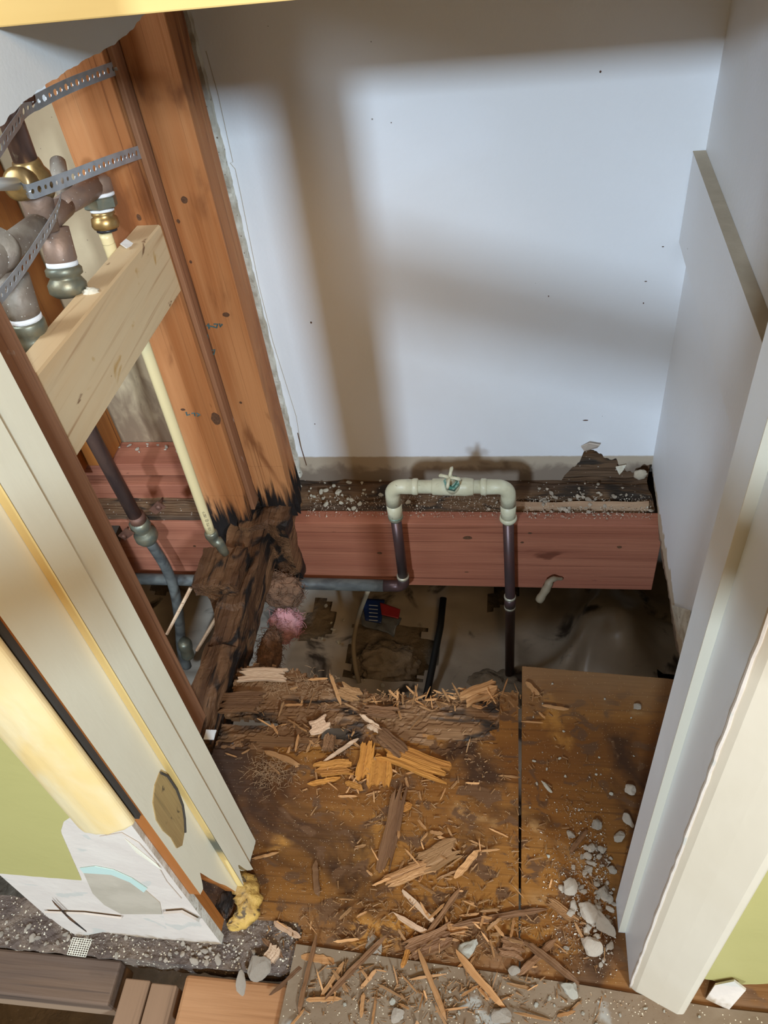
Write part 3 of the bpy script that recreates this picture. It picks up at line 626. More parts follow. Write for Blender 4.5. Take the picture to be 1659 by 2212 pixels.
s0 = Q(116, 492); s1 = Q(138, 585); d = (s1-s0).normalized()
lat(s0, s1, [(0,.017), (.052,.0185), (.058,.017)], 'lower_port', M['bronze'])
lat(s0+d*.055*KT, s1, [(0,.0165), (.002,.0185), (.008,.0185), (.010,.017)], 'thread_tape', M['teflon'])
lat(s0+d*.064*KT, s1, [(0,.019), (.004,.0215), (.014,.0215), (.018,.0175), (.022,.0195), (.030,.023), (.044,.0225), (.052,.016)], 'tarnished_coupling', M['oldbrass'])
lat(s0+d*.112*KT, s1, [(0,.013), (.026,.0125)], 'copper_stub', M['copper'])
w0 = Q(22, 600); w1 = Q(60, 700); d = (w1-w0).normalized()
MB().tube([Q(-12, 540), Q(8, 548)], [.030,.026], 18).build('left_knuckle', M['gbronze'], val, True)
lat(w0, w1, [(0,.020), (.05,.018), (.062,.0175)], 'far_port', M['gbronze'])
lat(w0+d*.062*KT, w1, [(0,.0165), (.002,.018), (.008,.018), (.010,.016)], 'thread_tape', M['teflon'])
lat(w0+d*.071*KT, w1, [(0,.018), (.004,.0195), (.018,.0195), (.024,.0165), (.030,.0185), (.044,.0185), (.050,.015)], 'tarnished_coupling', M['oldbrass'])
MB().tube([w0+d*.072, w0+d*.20], .0125, 16).build('lower_pipe', M['copper'], val, True)
# straps
sA = Q(250, 147, -.603); sB = Q(150, 185, -.625); sC = Q(62, 232, -.64)
s = strap_strip([sA, sB, sC, Q(40, 262, -.635), Q(20, 290, -.63), Q(-15, 345, -.62)], .019, lambda t: Vector((.25*(t>.55), 0, 1)), 'pipe_strap', M['strap']); tag(s, 'upper perforated steel strap screwed to the wide stud below the wall board', 'strap', 'perforated steel straps')
sD = Q(322, 322, -.603)
s2 = strap_strip([sD, Q(240, 350, -.61), Q(150, 385, -.625), Q(95, 405, -.632), Q(62, 415, -.640), Q(46, 405, -.660)], .020, (0,0,1), 'pipe_strap', M['strap']); tag(s2, 'middle perforated steel strap wrapped round the valve collar', 'strap', 'perforated steel straps')
s3 = strap_strip([Q(132, 428, -.640), Q(120, 465, -.632), Q(88, 520, -.625), Q(45, 585, -.62), Q(-10, 655, -.615)], .019, lambda t: Vector((.1, .8-.3*t, .6)), 'pipe_strap', M['strap']); tag(s3, 'lowest perforated strap slanting down to the left picture edge', 'strap', 'perforated steel straps')
for a, par in ((sA, s), (sD, s2)):
    MB().tube([a+Vector((.006,0,0)), a+Vector((.004,0,0)), a+Vector((-.03,0,0))], [.004,.006,.002], 10).build('screw', M['screw'], par, True)
rg = [sC + Vector((.012*math.sin(t), .014*math.cos(t), .004+.012*math.sin(t*.5))) for t in lin(-.5, 4.4, 14)]
strap_strip(rg, .010, (0,.2,1), 'strap_loop', M['rust'], s)
# ================================================================ crawlspace contents
def blob(name, c, r, m_, amp=.3, freq=8, sub=4, sq=(1,1,1), parent=None):
    bm = bmesh.new(); bmesh.ops.create_icosphere(bm, subdivisions=sub, radius=1)
    for v_ in bm.verts:
        n_ = noise.fractal(v_.co*freq*.3 + Vector(c)*7, 1, 2, 4)
        v_.co = Vector((v_.co.x*sq[0], v_.co.y*sq[1], v_.co.z*sq[2]))*r*(1+amp*n_) + Vector(c)
    vs = [v_.co.copy() for v_ in bm.verts]; fs = [tuple(x.index for x in q_.verts) for q_ in bm.faces]; bm.free()
    return link(name, vs, fs, m_, parent, True)
def wool(name, c, r, m_, sq, n=420, parent=None):
    c = Vector(c); bm = bmesh.new(); bmesh.ops.create_icosphere(bm, subdivisions=4, radius=1); mb = MB()
    for v_ in bm.verts:
        d = v_.co.copy(); h = 1 + .34*noise.noise(d*1.6+c*9) + .16*noise.noise(d*5+c*5) + .05*noise.noise(d*14)
        v_.co = c + Vector((d.x*sq[0], d.y*sq[1], d.z*sq[2]))*r*h*.86
    vs = [v_.co.copy() for v_ in bm.verts]; mb.add(vs, [tuple(x.index for x in q_.verts) for q_ in bm.faces]); bm.free()
    for k in range(n):
        p = rnd.choice(vs); d = (p-c).normalized(); t = Vector((rnd.gauss(0,1), rnd.gauss(0,1), rnd.gauss(0,1))).normalized()
        t = (t - d*t.dot(d)*.75).normalized(); L2 = r*rnd.uniform(.15,.42)
        mb.tube([p, p+t*L2*.5+d*L2*.12, p+t*L2+d*L2*rnd.uniform(-.15,.3)], .0006, 3, False)
    return mb.build(name, m_, parent, True)
nx, ny = 120, 100; v = []; f = []
def plz(x, y):
    z = -.585 + .03*noise.noise(Vector((x*4, y*4, 2))) + .05*max(0, noise.noise(Vector((x*2.5+y*3, y*2, 7))))
    z += .045*abs(noise.noise(Vector((x*9+y*4, y*5-x*3, 11))))*(1 if x > 0 else .35) + .006*noise.noise(Vector((x*30, y*30, 2)))
    if x > .05: z += .16*math.exp(-((x-.30)/.10)**2 - ((y-1.40)/.14)**2) + .10*math.exp(-((x-.10-.5*(y-1.2))/.03)**2)*(.5)
    return z
for j in range(ny+1):
    for i in range(nx+1):
        x = -1.2+2.3*i/nx; y = .75+1.3*j/ny; v.append((x, y, plz(x, y)))
for j in range(ny):
    for i in range(nx):
        a = j*(nx+1)+i; x, y, _ = v[a]
        if noise.noise(Vector((x*6, y*6, 20))) < -.42 or (abs(x+.36) < .12*(1+.5*noise.noise(Vector((x*20, y*20, 1)))) and 1.25 < y < 1.44): continue
        f.append((a, a+1, a+nx+2, a+nx+1))
o = link('vapour_barrier', v, f, M['plastic'], smooth=True); tag(o, 'crumpled dusty plastic sheet covering the crawlspace ground', 'plastic sheet')
tag(blob('dirt_clod', (-.355, 1.33, -.60), .085, M['dirt'], .28, 8, 5, (1.1,.8,.6)), 'mound of loose dirt below the blue and red wrapper', 'dirt')
tag(blob('dirt_clod', (-.04, 1.24, -.60), .10, M['dirt'], .28, 8, 5, (1.0,.7,.5)), 'mound of loose dirt at the foot of the right riser', 'dirt')
tag(wool('insulation', (-.568, 1.220, -.265), .058, M['pink'], (.75,.7,1.25)), 'torn pink fibreglass tuft hanging right of the rotten plate', 'insulation')
tag(wool('insulation', (-.560, 1.235, -.15), .062, M['brownwool'], (.95,.6,1.05), 600), 'dirty brown insulation wad between plate and pink tuft', 'insulation')
tag(wool('insulation', (-.565, 1.07, -.18), .055, M['brownwool'], (.55,1.4,.75), 600), 'reddish brown fluff lower down beside the rotten plate', 'insulation')
tag(MB().tube([(-.195, 1.50, -.50), (-.20, 1.42, -.53), (-.235, 1.1, -.55), (-.24, .95, -.55)], .010, 12).build('cable', M['cable'], None, True), 'straight black cable lying on the plastic in the crawlspace', 'cable')
tb = bez([V3(795, 1275, 'y', 1.30), V3(775, 1330, 'z', -.42), V3(764, 1390, 'z', -.45), V3(768, 1440, 'z', -.47), V3(776, 1475, 'z', -.50)], 6)
tag(MB().tube(tb, .0065, 10).build('tubing', M['tube'], None, True), 'thin curved brown tube left of the blue wrapper', 'tube')
# wrapper
wr = empty('wrapper', tuple(V3(825, 1335, 'z', -.50)), 'crumpled clear bag with blue and red printed header in the crawlspace', 'packaging')
def wpatch(px, name, m_, dz=0.0, amp=.008, n=10, w0=None):
    P4 = [V3(x_, y_, 'z', -.50) for x_, y_ in px]; v = []; f = []
    for lay in (0, 1):
        for j in range(n+1):
            for i in range(n+1):
                a = i/n; b_ = j/n; p = (P4[0]*(1-a)+P4[1]*a)*(1-b_)+(P4[3]*(1-a)+P4[2]*a)*b_
                p = p + Vector((0,0,dz+.004*lay+amp*noise.noise(Vector((p.x*38, p.y*38, 3+0*lay))))); v.append(p)
    m1 = (n+1)**2
    for j in range(n):
        for i in range(n):
            a = j*(n+1)+i; f.append((a, a+1, a+n+2, a+n+1)); f.append((m1+a, m1+a+n+1, m1+a+n+2, m1+a+1))
    ring = [i for i in range(n+1)] + [(j)*(n+1)+n for j in range(1, n+1)] + [n*(n+1)+i for i in range(n-1, -1, -1)] + [j*(n+1) for j in range(n-1, 0, -1)]
    for k in range(len(ring)): a = ring[k]; b_ = ring[(k+1) % len(ring)]; f.append((a, b_, b_+m1, a+m1))
    return link(name, v, f, m_, wr, True)
wpatch([(783,1298), (832,1302), (824,1352), (790,1345)], 'blue_header', M['wrapblue'], .010, .004)
wpatch([(822,1310), (866,1325), (862,1345), (826,1336)], 'red_label', M['wrapred'], .016, .003)
wpatch([(780,1322), (868,1338), (850,1374), (782,1352)], 'clear_bag', M['wrapclear'], .002, .016, 16)
bx = (V3(832,1302,'z',-.49)-V3(783,1298,'z',-.49)).normalized(); by = Vector((0,0,1)).cross(bx)
for k in range(5):
    p = V3(797, 1308+k*8, 'z', -.476); MB().add([p, p+bx*.026, p+bx*.026+by*.0022, p+by*.0022]+[q_+Vector((0,0,.0006)) for q_ in (p, p+bx*.026, p+bx*.026+by*.0022, p+by*.0022)], [(0,1,2,3), (4,5,6,7), (0,1,5,4), (1,2,6,5), (2,3,7,6), (3,0,4,7)]).build('small_print', M['ink'], wr)
# hanging fibre scrap in front of the joist
fz = bez([V3(1215, 1250, 'y', 1.325), V3(1192, 1252, 'y', 1.31), V3(1180, 1272, 'y', 1.30), V3(1164, 1298, 'y', 1.29)], 5)
tag(MB().tube(fz, [.003+.0075*min(1, i/8)+.001*math.sin(i*2) for i in range(len(fz))], 10).build('fibre_scrap', M['tube'], None, True), 'tattered fluffy grey scrap hanging from the red joist on the right', 'scrap')
tag(sheet('paper_scrap', 'y', 1.326, .002, lin(-.57, -.535, 8), [-.035+.02*i/7 for i in range(8)], [.0]*8, M['pink'], None), 'pinkish paper scrap at the left top of the red joist', 'scrap')
tag(rough_box(-.640, -.62, .72, .74, .003, .006, .006, .001, 50).build('plastic_scrap', M['whitepipe']), 'small white square scrap at the foot of the jamb stud', 'scrap')
bpy.data.objects['plastic_scrap'].location = V3(455, 1590, 'z', .02) - Vector((-.63, .73, .0))
# ================================================================ yellow curl, torn papers
cp_ = [V3(x_, y_, 'z', z_) for x_, y_, z_ in ((476,1888,.035), (500,1886,.040), (522,1902,.036), (533,1932,.030), (530,1965,.022), (510,1988,.014), (490,2000,.010))]
cr_ = [.008, .013, .016, .017, .016, .012, .005]; bp_ = bez(cp_, 6); hw_ = [.006, .014, .021, .022, .019, .012, .004]; v = []; f = []; NJ = 12
for i, c_ in enumerate(bp_):
    tg_ = (bp_[min(i+1, len(bp_)-1)]-bp_[max(i-1, 0)]).normalized(); sd_ = tg_.cross(Vector((0,0,1))).normalized(); h_ = interp(i/6, list(enumerate(hw_)))
    for j_ in range(NJ+1):
        w_ = (j_/NJ-.5)*2; e_ = 1+.35*noise.noise(Vector((i*.45, w_*2, 4)))
        v.append(c_ + sd_*(w_*h_*e_) + Vector((0,0,.012*(1-w_*w_)-.010+.006*noise.noise(Vector((i*.5, j_*.5, 7)))+(.008*w_))))
for i in range(len(bp_)-1):
    for j_ in range(NJ): a = i*(NJ+1)+j_; f.append((a, a+1, a+NJ+2, a+NJ+1))
o = link('curled_peel', v, f, M['fungus'], None, True); tag(o, 'curled yellow stained peel at the rotted foot of the left jamb', 'peel')
md = o.modifiers.new('solid', 'SOLIDIFY'); md.thickness = .004
o = wool('dark_peel', V3(488, 1950, 'z', .012), .016, M['rot'], (1.1,1.6,.6), 30); tag(o, 'dark shrivelled scraps inside the yellow curl', 'scrap')
def flake(name, pts3, m_, th=.0015, label=None, cat=None):
    n = len(pts3); P_ = [Vector(p) for p in pts3]; nn = (P_[1]-P_[0]).cross(P_[2]-P_[0]).normalized()*th
    o = link(name, P_+[p+nn for p in P_], [tuple(range(n)), tuple(range(2*n-1, n-1, -1))]+[(i, (i+1) % n, (i+1) % n+n, i+n) for i in range(n)], m_)
    return tag(o, label, cat) if label else o
def F(pp_, y=.3805): return [V3(a, b_, 'y', y) for a, b_ in pp_]
wf = bpy.data.objects['wall_front']
def wchild(name, pp_, m_, y=.3795, th=.0012, label=None):
    P_ = F(pp_, y); n = len(P_); o = link(name, P_+[p+Vector((0,th,0)) for p in P_], [tuple(range(n)), tuple(range(2*n-1, n-1, -1))]+[(i, (i+1) % n, (i+1) % n+n, i+n) for i in range(n)], m_, wf)
    if label: o['label'] = label
    return o
wchild('torn_paper_area', [(180,1885), (205,1878), (240,1884), (280,1898), (310,1920), (345,1950), (350,1975), (262,1975), (225,1955), (200,1930)], M['kraft'], .3808, label='grey brown torn paper area')
wchild('primer_streak', [(172,1876), (205,1872), (245,1880), (285,1898), (318,1920), (310,1928), (280,1906), (240,1890), (180,1886)], M['mint'], .3803, label='mint green primer streak')
wchild('paper_flap', [(352,1975), (392,1972), (430,1992), (375,2015), (360,2008)], M['paper'], .374, .004)
wchild('paper_flap', [(95,1972), (180,1975), (262,1985), (240,2010), (170,2024), (130,2000)], M['paper'], .376, .003)
wchild('crack', [(112,1945), (140,1972), (186,2011), (187,2014), (150,1987), (118,1954)], M['rot'], .3755, .001, 'dark split in the paper')
wchild('paper_patch', [(215,1808), (262,1800), (300,1822), (336,1862), (360,1905), (392,1942), (378,1952), (330,1905), (290,1860), (250,1845)], M['paper'], .3802)
tp = MB()
for k in range(10):
    tp.tube([V3(270+k*7.5, 1812+k*6, 'y', .3795), V3(291+k*6.2, 1836+k*4.6, 'y', .3795)], .00035, 4)
    tp.tube([V3(270+k*2.6, 1812+k*3.2, 'y', .3795), V3(340+k*1, 1868+k*1.2, 'y', .3795)], .00035, 4)
tp.build('mesh_tape', M['mesh'], wf)
# loose mesh scrap at the foot of the wall
mm = MB(); a0 = V3(158, 2025, 'z', .016); a1 = V3(198, 2030, 'z', .016); a3 = V3(145, 2062, 'z', -.004)
for k in range(9):
    t = k/8; mm.tube([a0.lerp(a1, t), a3+(a1-a0)*t], .0005, 5); mm.tube([a0.lerp(a3, t), a1+(a3-a0)*t], .0005, 5)
tag(mm.build('mesh_scrap', M['mesh']), 'small scrap of open mesh tape below the torn wall', 'mesh')
wtp = None
# torn flap at the hole in the back wall
flake('torn_flap', [V3(1255, 965, 'y', 1.485), V3(1272, 958, 'y', 1.470), V3(1296, 962, 'y', 1.470), V3(1290, 968, 'y', 1.485), V3(1262, 975, 'y', 1.487)], M['paper'], .002, 'white paper flap sticking out above the hole in the back wall', 'paper')
flake('wall_shard', [V3(1330, 1010, 'y', 1.478), V3(1352, 1006, 'y', 1.475), V3(1345, 1018, 'y', 1.476), V3(1338, 1026, 'y', 1.478)], M['stonelt'], .004, 'white plaster shard beside the hole in the back wall', 'plaster')
blob_o = tag(blob('plaster_lump', tuple(V3(1383, 1025, 'y', 1.46)), .014, M['kraft'], .3, 9, 3, (1.1,.6,1)), 'brown round plaster lump in the back right corner', 'plaster')
flake('torn_paper', [V3(1452, 1310, 'x', .326), V3(1478, 1318, 'x', .324), V3(1492, 1322, 'x', .326), V3(1480, 1395, 'x', .326), V3(1465, 1370, 'x', .325)], M['gyp'], .003, 'torn cream paper at the bottom of the right wall', 'paper')
flake('torn_bit', [(.288,.372,.002), (.318,.360,.004), (.335,.375,.05), (.318,.382,.062), (.296,.381,.04)], M['paper'], .004, 'white torn wall bit beside the right casing foot', 'plaster')
# knot lumps on the pale block
blob('plaster_blob', tuple(Q(198, 634, -.622)), .012, M['stonelt'], .5, 14, 3, (1.1,.9,.7)); tag(bpy.data.objects['plaster_blob'], 'crumbly white lump on top of the pale block', 'plaster')
tag(flake('foil_bit', [Q(262, 530, -.625)+Vector((0,0,.003)), Q(275, 523, -.625)+Vector((0,0,.006)), Q(292, 530, -.620)+Vector((0,0,.002)), Q(275, 536, -.620)], M['whitepipe'], .002), 'tiny white chip on the upper end of the pale block', 'chip')
# builder's marks on the studs
def mark(strokes, y, par):
    mb = MB()
    for s_ in strokes: mb.tube([V3(a, b_, 'y', y) for a, b_ in s_], .0017, 5)
    mb.build('marker_writing', M['pencil'], par)
mark([[(446,703),(462,706)], [(450,699),(452,710)], [(462,700),(470,700),(468,708),(462,706)], [(474,699),(476,706),(480,700)], [(447,722),(452,745)], [(456,757),(464,755),(462,765),(455,764)]], 1.3295, A)
mark([[(402,890),(404,897),(410,895)], [(414,893),(420,892),(421,898)], [(424,892),(432,896),(426,899)]], 1.2845, B)
def dots(par, y, items, m_, nm, th=.0012):
    for (a, b_, r1_, r2_) in items:
        c_ = V3(a, b_, 'y', y); n_ = 12; ring = [c_ + Vector((r1_*math.cos(t*6.283/n_)*(1+.2*jn(t, 3.1, a)), 0, r2_*math.sin(t*6.283/n_)*(1+.2*jn(t, 2.3, b_)))) for t in range(n_)]
        link(nm, ring+[q_+Vector((0,th,0)) for q_ in ring], [tuple(range(n_)), tuple(range(2*n_-1, n_-1, -1))]+[(k, (k+1) % n_, (k+1) % n_+n_, k+n_) for k in range(n_)], m_, par)
M['knot'] = mat('dark_knot', (.07,.028,.012), .7, var=(.13,.055,.022), vscale=(200,200,200))
dots(A, 1.3294, [(398,432,.006,.007), (385,478,.003,.004), (412,566,.0025,.003), (488,680,.007,.005), (425,742,.004,.005), (520,870,.003,.003)], M['knot'], 'knot')
dots(B, 1.2844, [(466,905,.010,.016), (395,885,.005,.003), (300,470,.004,.006)], M['knot'], 'knot')
dots(bpy.data.objects['floor_joist'], 1.3294, [(1010,1162,.011,.006), (820,1195,.006,.004), (1338,1182,.006,.004), (1145,1152,.005,.003), (1128,1172,.004,.003), (1008,1236,.005,.0015), (420,1180,.004,.003)], M['knot'], 'knot')
wb = bpy.data.objects['wall_back']
dots(wb, YW-.0006, [(1297,155,.0018,.002), (1432,533,.002,.001), (1395,608,.0025,.001), (1390,655,.0012,.0018), (672,697,.002,.0025), (1265,908,.006,.0015), (1185,640,.001,.0018), (845,265,.001,.001), (680,916,.001,.002), (1370,1180,.001,.001)], M['knot'], 'nail_hole', .0004)
MB().tube([V3(a, b_, 'y', YW-.0001) for a, b_ in ((445,110), (470,200), (492,300), (503,350), (497,352), (508,365), (520,420), (530,470), (560,620), (590,740), (640,900), (648,950), (655,985))], .0006, 5).build('crack', M['kraft'], wb)
MB().tube([V3(a, b_, 'y', YW-.0004) for a, b_ in ((643,935), (650,965), (656,985), (662,1005))], .0012, 5).build('split', M['knot'], wb)
# ================================================================ debris
def splinter_mesh(name, L_, w_, h_, m_, k, seg=7):
    v = []; f = []
    r_ = random.Random(k)
    for i in range(seg+1):
        t = i/seg; tp = min(1, .35+min(t, 1-t)*5) ; c_ = Vector(((t-.5)*L_, w_*.12*math.sin(t*3+k), 0))
        for a, b_ in ((-1,-1), (1,-1), (1,1), (-1,1)):
            v.append(c_+Vector((r_.uniform(-.5,.5)*L_*.12 if i in (0, seg) else 0, a*w_*.5*tp*r_.uniform(.75,1.2), b_*h_*.5*tp*r_.uniform(.7,1.2))))
    for i in range(seg):
        for q_ in range(4): a = i*4+q_; b_ = i*4+(q_+1) % 4; f.append((a, b_, b_+4, a+4))
    f += [(0,1,2,3), (seg*4, seg*4+1, seg*4+2, seg*4+3)]
    me = bpy.data.meshes.new(name); me.from_pydata([tuple(x) for x in v], [], f); me.materials.append(m_)
    bm = bmesh.new(); bm.from_mesh(me); bmesh.ops.recalc_face_normals(bm, faces=bm.faces); bm.to_mesh(me); bm.free(); return me
def chunk_mesh(name, L_, w_, h_, m_, k):
    """flat splintered slab: jagged ends along the grain, ridged top"""
    r_ = random.Random(k); nx_, ny_ = 14, 9; v = []; f = []
    e0 = [-L_/2 + r_.uniform(0, .22)*L_ for _ in range(ny_+1)]; e1 = [L_/2 - r_.uniform(0, .22)*L_ for _ in range(ny_+1)]
    rd = [r_.uniform(.78, 1) for _ in range(ny_+1)]
    for lay in (0, 1):
        for j in range(ny_+1):
            for i in range(nx_+1):
                x = e0[j]+(e1[j]-e0[j])*i/nx_; y = -w_/2+w_*j/ny_ + w_*.05*math.sin(i*.5+k)
                z = (h_*(rd[j]-.5) + .0004*r_.uniform(-1, 1)) if lay else -h_/2
                v.append((x, y, z))
    m1 = (nx_+1)*(ny_+1)
    for j in range(ny_):
        for i in range(nx_):
            a = j*(nx_+1)+i; f += [(a, a+1, a+nx_+2, a+nx_+1), (m1+a, m1+a+nx_+1, m1+a+nx_+2, m1+a+1)]
    ring = list(range(nx_+1)) + [j*(nx_+1)+nx_ for j in range(1, ny_+1)] + [ny_*(nx_+1)+i for i in range(nx_-1, -1, -1)] + [j*(nx_+1) for j in range(ny_-1, 0, -1)]
    for q_ in range(len(ring)): a = ring[q_]; b_ = ring[(q_+1) % len(ring)]; f.append((a, b_, b_+m1, a+m1))
    me = bpy.data.meshes.new(name); me.from_pydata(v, [], f); me.materials.append(m_)
    bm = bmesh.new(); bm.from_mesh(me); bmesh.ops.recalc_face_normals(bm, faces=bm.faces); bm.to_mesh(me); bm.free(); return me
def stone_mesh(name, r, m_, k, sub=2):
    bm = bmesh.new(); bmesh.ops.create_icosphere(bm, subdivisions=sub, radius=1); r_ = random.Random(k)
    s_ = (r_.uniform(.8,1.5), r_.uniform(.7,1), r_.uniform(.45,.8)); pl = [Vector((r_.gauss(0,1), r_.gauss(0,1), r_.gauss(0,1))).normalized() for _ in range(7)]
    for v_ in bm.verts:
        c_ = v_.co.copy()
        for p_ in pl:
            dd_ = c_.dot(p_)
            if dd_ > .62: c_ -= p_*(dd_-.62)
        c_ += noise.noise_vector(c_*2.2+Vector((k,0,0)))*.13
        v_.co = Vector((c_.x*s_[0], c_.y*s_[1], c_.z*s_[2]))*r
    me = bpy.data.meshes.new(name); bm.to_mesh(me); bm.free(); me.materials.append(m_); return me
SPL = [splinter_mesh('wood_splinter', rnd.uniform(.020,.050), rnd.uniform(.0022,.0055), rnd.uniform(.0015,.003), M['chip'], k) for k in range(16)]
STN = [stone_mesh('plaster_pebble', 1, M['stone'], k) for k in range(12)]
STL = [stone_mesh('plaster_bit', 1, M['stonelt'], 40+k) for k in range(8)]
def put(me, name, loc, rot, scale, label, cat, group=None):
    o = bpy.data.objects.new(name, me); COL.objects.link(o); o.location = loc; o.rotation_euler = rot; o.scale = (scale,)*3 if not isinstance(scale, tuple) else scale
    return tag(o, label, cat, group)
def splinters(n, cx, cy, sx, sy, z, label, group, ang=None, sp=3.1, smin=.45, smax=1.1, zj=.006, tilt=.25, keep=None):
    k = 0
    while k < n:
        px_ = rnd.gauss(cx, sx); py_ = rnd.gauss(cy, sy); p = V3(px_, py_, 'z', 0)
        if keep and not keep(p): continue
        if p.x < -.55 or p.x > .16: continue
        zz = z + rnd.uniform(.001, zj)
        put(rnd.choice(SPL), 'wood_splinter', (p.x, p.y, zz), (rnd.uniform(-.3,.3), rnd.gauss(0, tilt), (ang or 0)+rnd.uniform(-sp/2, sp/2)), rnd.uniform(smin, smax), label, 'wood splinter', group); k += 1
inply = lambda p: p.y < interp(p.x, ytop)+.004
splinters(62, 960, 1502, 95, 20, .000, 'orange brown wood splinter heaped along the broken back edge of the plywood', 'splinters on the broken plywood edge', keep=inply, zj=.016)
splinters(52, 690, 1600, 75, 48, -.006, 'brown wood splinter lying around the dark hole in the left plywood', 'splinters around the plywood hole', keep=inply, zj=.009)
splinters(44, 820, 1690, 90, 40, 0, 'orange splinter lying round the large broken wood chunks in mid floor', 'splinters by the large chunks')
splinters(40, 935, 1865, 75, 55, 0, 'brown splinter on the floor round the fallen chunk south of the plank', 'splinters round the lower chunk')
splinters(62, 960, 2010, 150, 45, .002, 'brown splinter piled just behind the grey front sheet', 'splinters at the doorway', zj=.010, keep=lambda p: p.y > .385)
splinters(36, 900, 2130, 190, 40, .008, 'wood splinter lying on the grey front sheet', 'splinters on the grey sheet', smax=1.3, keep=lambda p: p.y < .38 and p.x > -.32)
splinters(4, 1185, 1520, 40, 22, 0, 'brown splinter on the right plywood near its back left corner', 'splinters on the right sheet', keep=lambda p: p.x > .03)
# larger pieces, one by one: (px, py, length, width, height, rotation, material, label)
CH = [
 (895,1650,.150,.040,.009,-.33,'chipo','largest flat orange wood chunk, pointing right in mid floor'),
 (790,1648,.085,.026,.008,1.52,'chipo','upright narrow orange chunk left of the largest chunk'),
 (822,1668,.070,.042,.007,1.60,'chipo','square grooved orange chunk between the narrow one and the largest'),
 (845,1610,.075,.030,.006,-.7,'chipd','brown chunk overlapping the top of the square orange one'),
 (722,1662,.080,.028,.008,.12,'chipo','flat orange brown chunk left of the narrow upright one'),
 (700,1690,.060,.008,.005,.25,'chipo','thin orange stick below the left flat chunk'),
 (870,1752,.040,.012,.005,.6,'chipo','short bright orange sliver below the square chunk'),
 (766,1700,.034,.010,.005,-.3,'chipo','small orange block chip among splinters under the chunks'),
 (848,1790,.165,.026,.006,1.45,'chipd','long dark plank running down from the large chunk'),
 (945,1852,.085,.036,.008,.50,'chip','ribbed brown chunk right of the long dark plank'),
 (880,1890,.090,.022,.006,.42,'chip','lower ribbed brown slab touching the plank end'),
 (1008,1868,.060,.010,.006,.9,'chip','stick leaning at the right end of the ribbed chunk'),
 (1035,1502,.085,.030,.012,.45,'chip','thick splintered chunk tilted up at the back edge'),
 (822,1540,.075,.022,.008,-.05,'chipd','flat brown slab just behind the dark hole'),
 (755,1500,.055,.030,.006,-.4,'chip','brown flake standing on the broken edge left of the tube'),
 (690,1570,.045,.030,.005,.5,'chiplt','pale pinkish flake left of the dark hole'),
 (712,1608,.036,.020,.012,1.5,'chipd','ribbed block chip in front of the dark hole'),
 (800,1560,.050,.007,.004,-.6,'chiplt','pale stick right of the dark hole'),
 (812,1578,.040,.010,.006,-.5,'chiplt','short pale peg right of the dark hole'),
 (608,1640,.075,.010,.005,-.32,'chip','reddish shard left of the dark hole'),
 (735,1625,.085,.006,.005,.75,'chiplt','thin pale stick slanting toward the chunks'),
 (725,1490,.075,.007,.005,-1.1,'chip','slender stick at the broken edge upper left'),
 (905,1960,.075,.008,.005,-.65,'chiplt','pale stick above the doorway pile'),
 (945,1990,.130,.008,.006,1.0,'chipd','long thin dark stick above the doorway pile'),
 (900,2005,.080,.008,.005,-.45,'chiplt','pale stick left part of the doorway pile'),
 (1075,1985,.150,.009,.006,.25,'chipd','long brown stick reaching across the plywood seam'),
 (930,2040,.085,.030,.010,.45,'chipd','ribbed dark block on the doorway pile'),
 (985,2010,.040,.014,.006,-.1,'chip','small block on the doorway pile right of the ribbed one'),
 (880,2060,.050,.008,.006,1.35,'chipo','orange bent stick below the doorway pile'),
 (1105,2050,.045,.028,.010,-.2,'chipd','dark brown chip right of the ribbed block'),
 (1160,2070,.080,.010,.008,.75,'chipd','dark stick right of the doorway pile'),
 (770,2090,.120,.008,.006,.85,'chipd','long brown stick on the left half of the grey sheet'),
 (665,2110,.110,.007,.005,1.5,'chipd','thin stick parallel to the left edge of the grey sheet'),
 (690,2075,.060,.012,.006,0.0,'chip','short thick stick on the upper left of the grey sheet'),
 (935,2130,.100,.008,.006,-1.05,'chip','long orange brown stick in the middle of the grey sheet'),
 (1035,2115,.100,.011,.006,-.75,'chip','thick stick slanting down right on the grey sheet'),
 (700,2160,.055,.006,.005,.1,'chip','stick near the lower left of the grey sheet'),
 (1190,2080,.090,.010,.006,-.60,'chipd','brown stick at the upper right of the grey sheet'),
 (1215,1970,.060,.014,.006,-.60,'chip','brown sliver left of the plaster rubble'),
 (1250,1820,.050,.008,.005,.95,'chipd','dark stick above the plaster rubble'),
 (575,1850,.045,.004,.003,.35,'chip','thin twig behind the foot of the left jamb'),
 (685,1900,.060,.010,.004,-1.3,'chipd','dark sliver in the left plywood below centre'),
 (630,2110,.080,.006,.005,.8,'chipd','dark stick beside the orange beam'),
 (620,2010,.050,.010,.004,-.45,'chiplt','pale flat stick behind the left end of the grey sheet'),
 (590,2050,.045,.008,.004,-.6,'chipd','dark splinter on the plate strip near the grey sheet'),
 (590,2065,.030,.020,.010,1.2,'chiplt','pale broken wood block on the plate strip'),
 (1150,1490,.036,.009,.004,-.8,'chip','flake at the back left corner of the right plywood'),
 (1200,1530,.050,.006,.003,-.1,'chip','flat sliver on the right plywood near the seam'),
 (520,1520,.10,.045,.006,.02,'chipd','long weathered flake on the rotted upper left plywood'),
 (570,1460,.11,.030,.006,.02,'chiplt','weathered ribbed board piece under the brown fluff'),
]
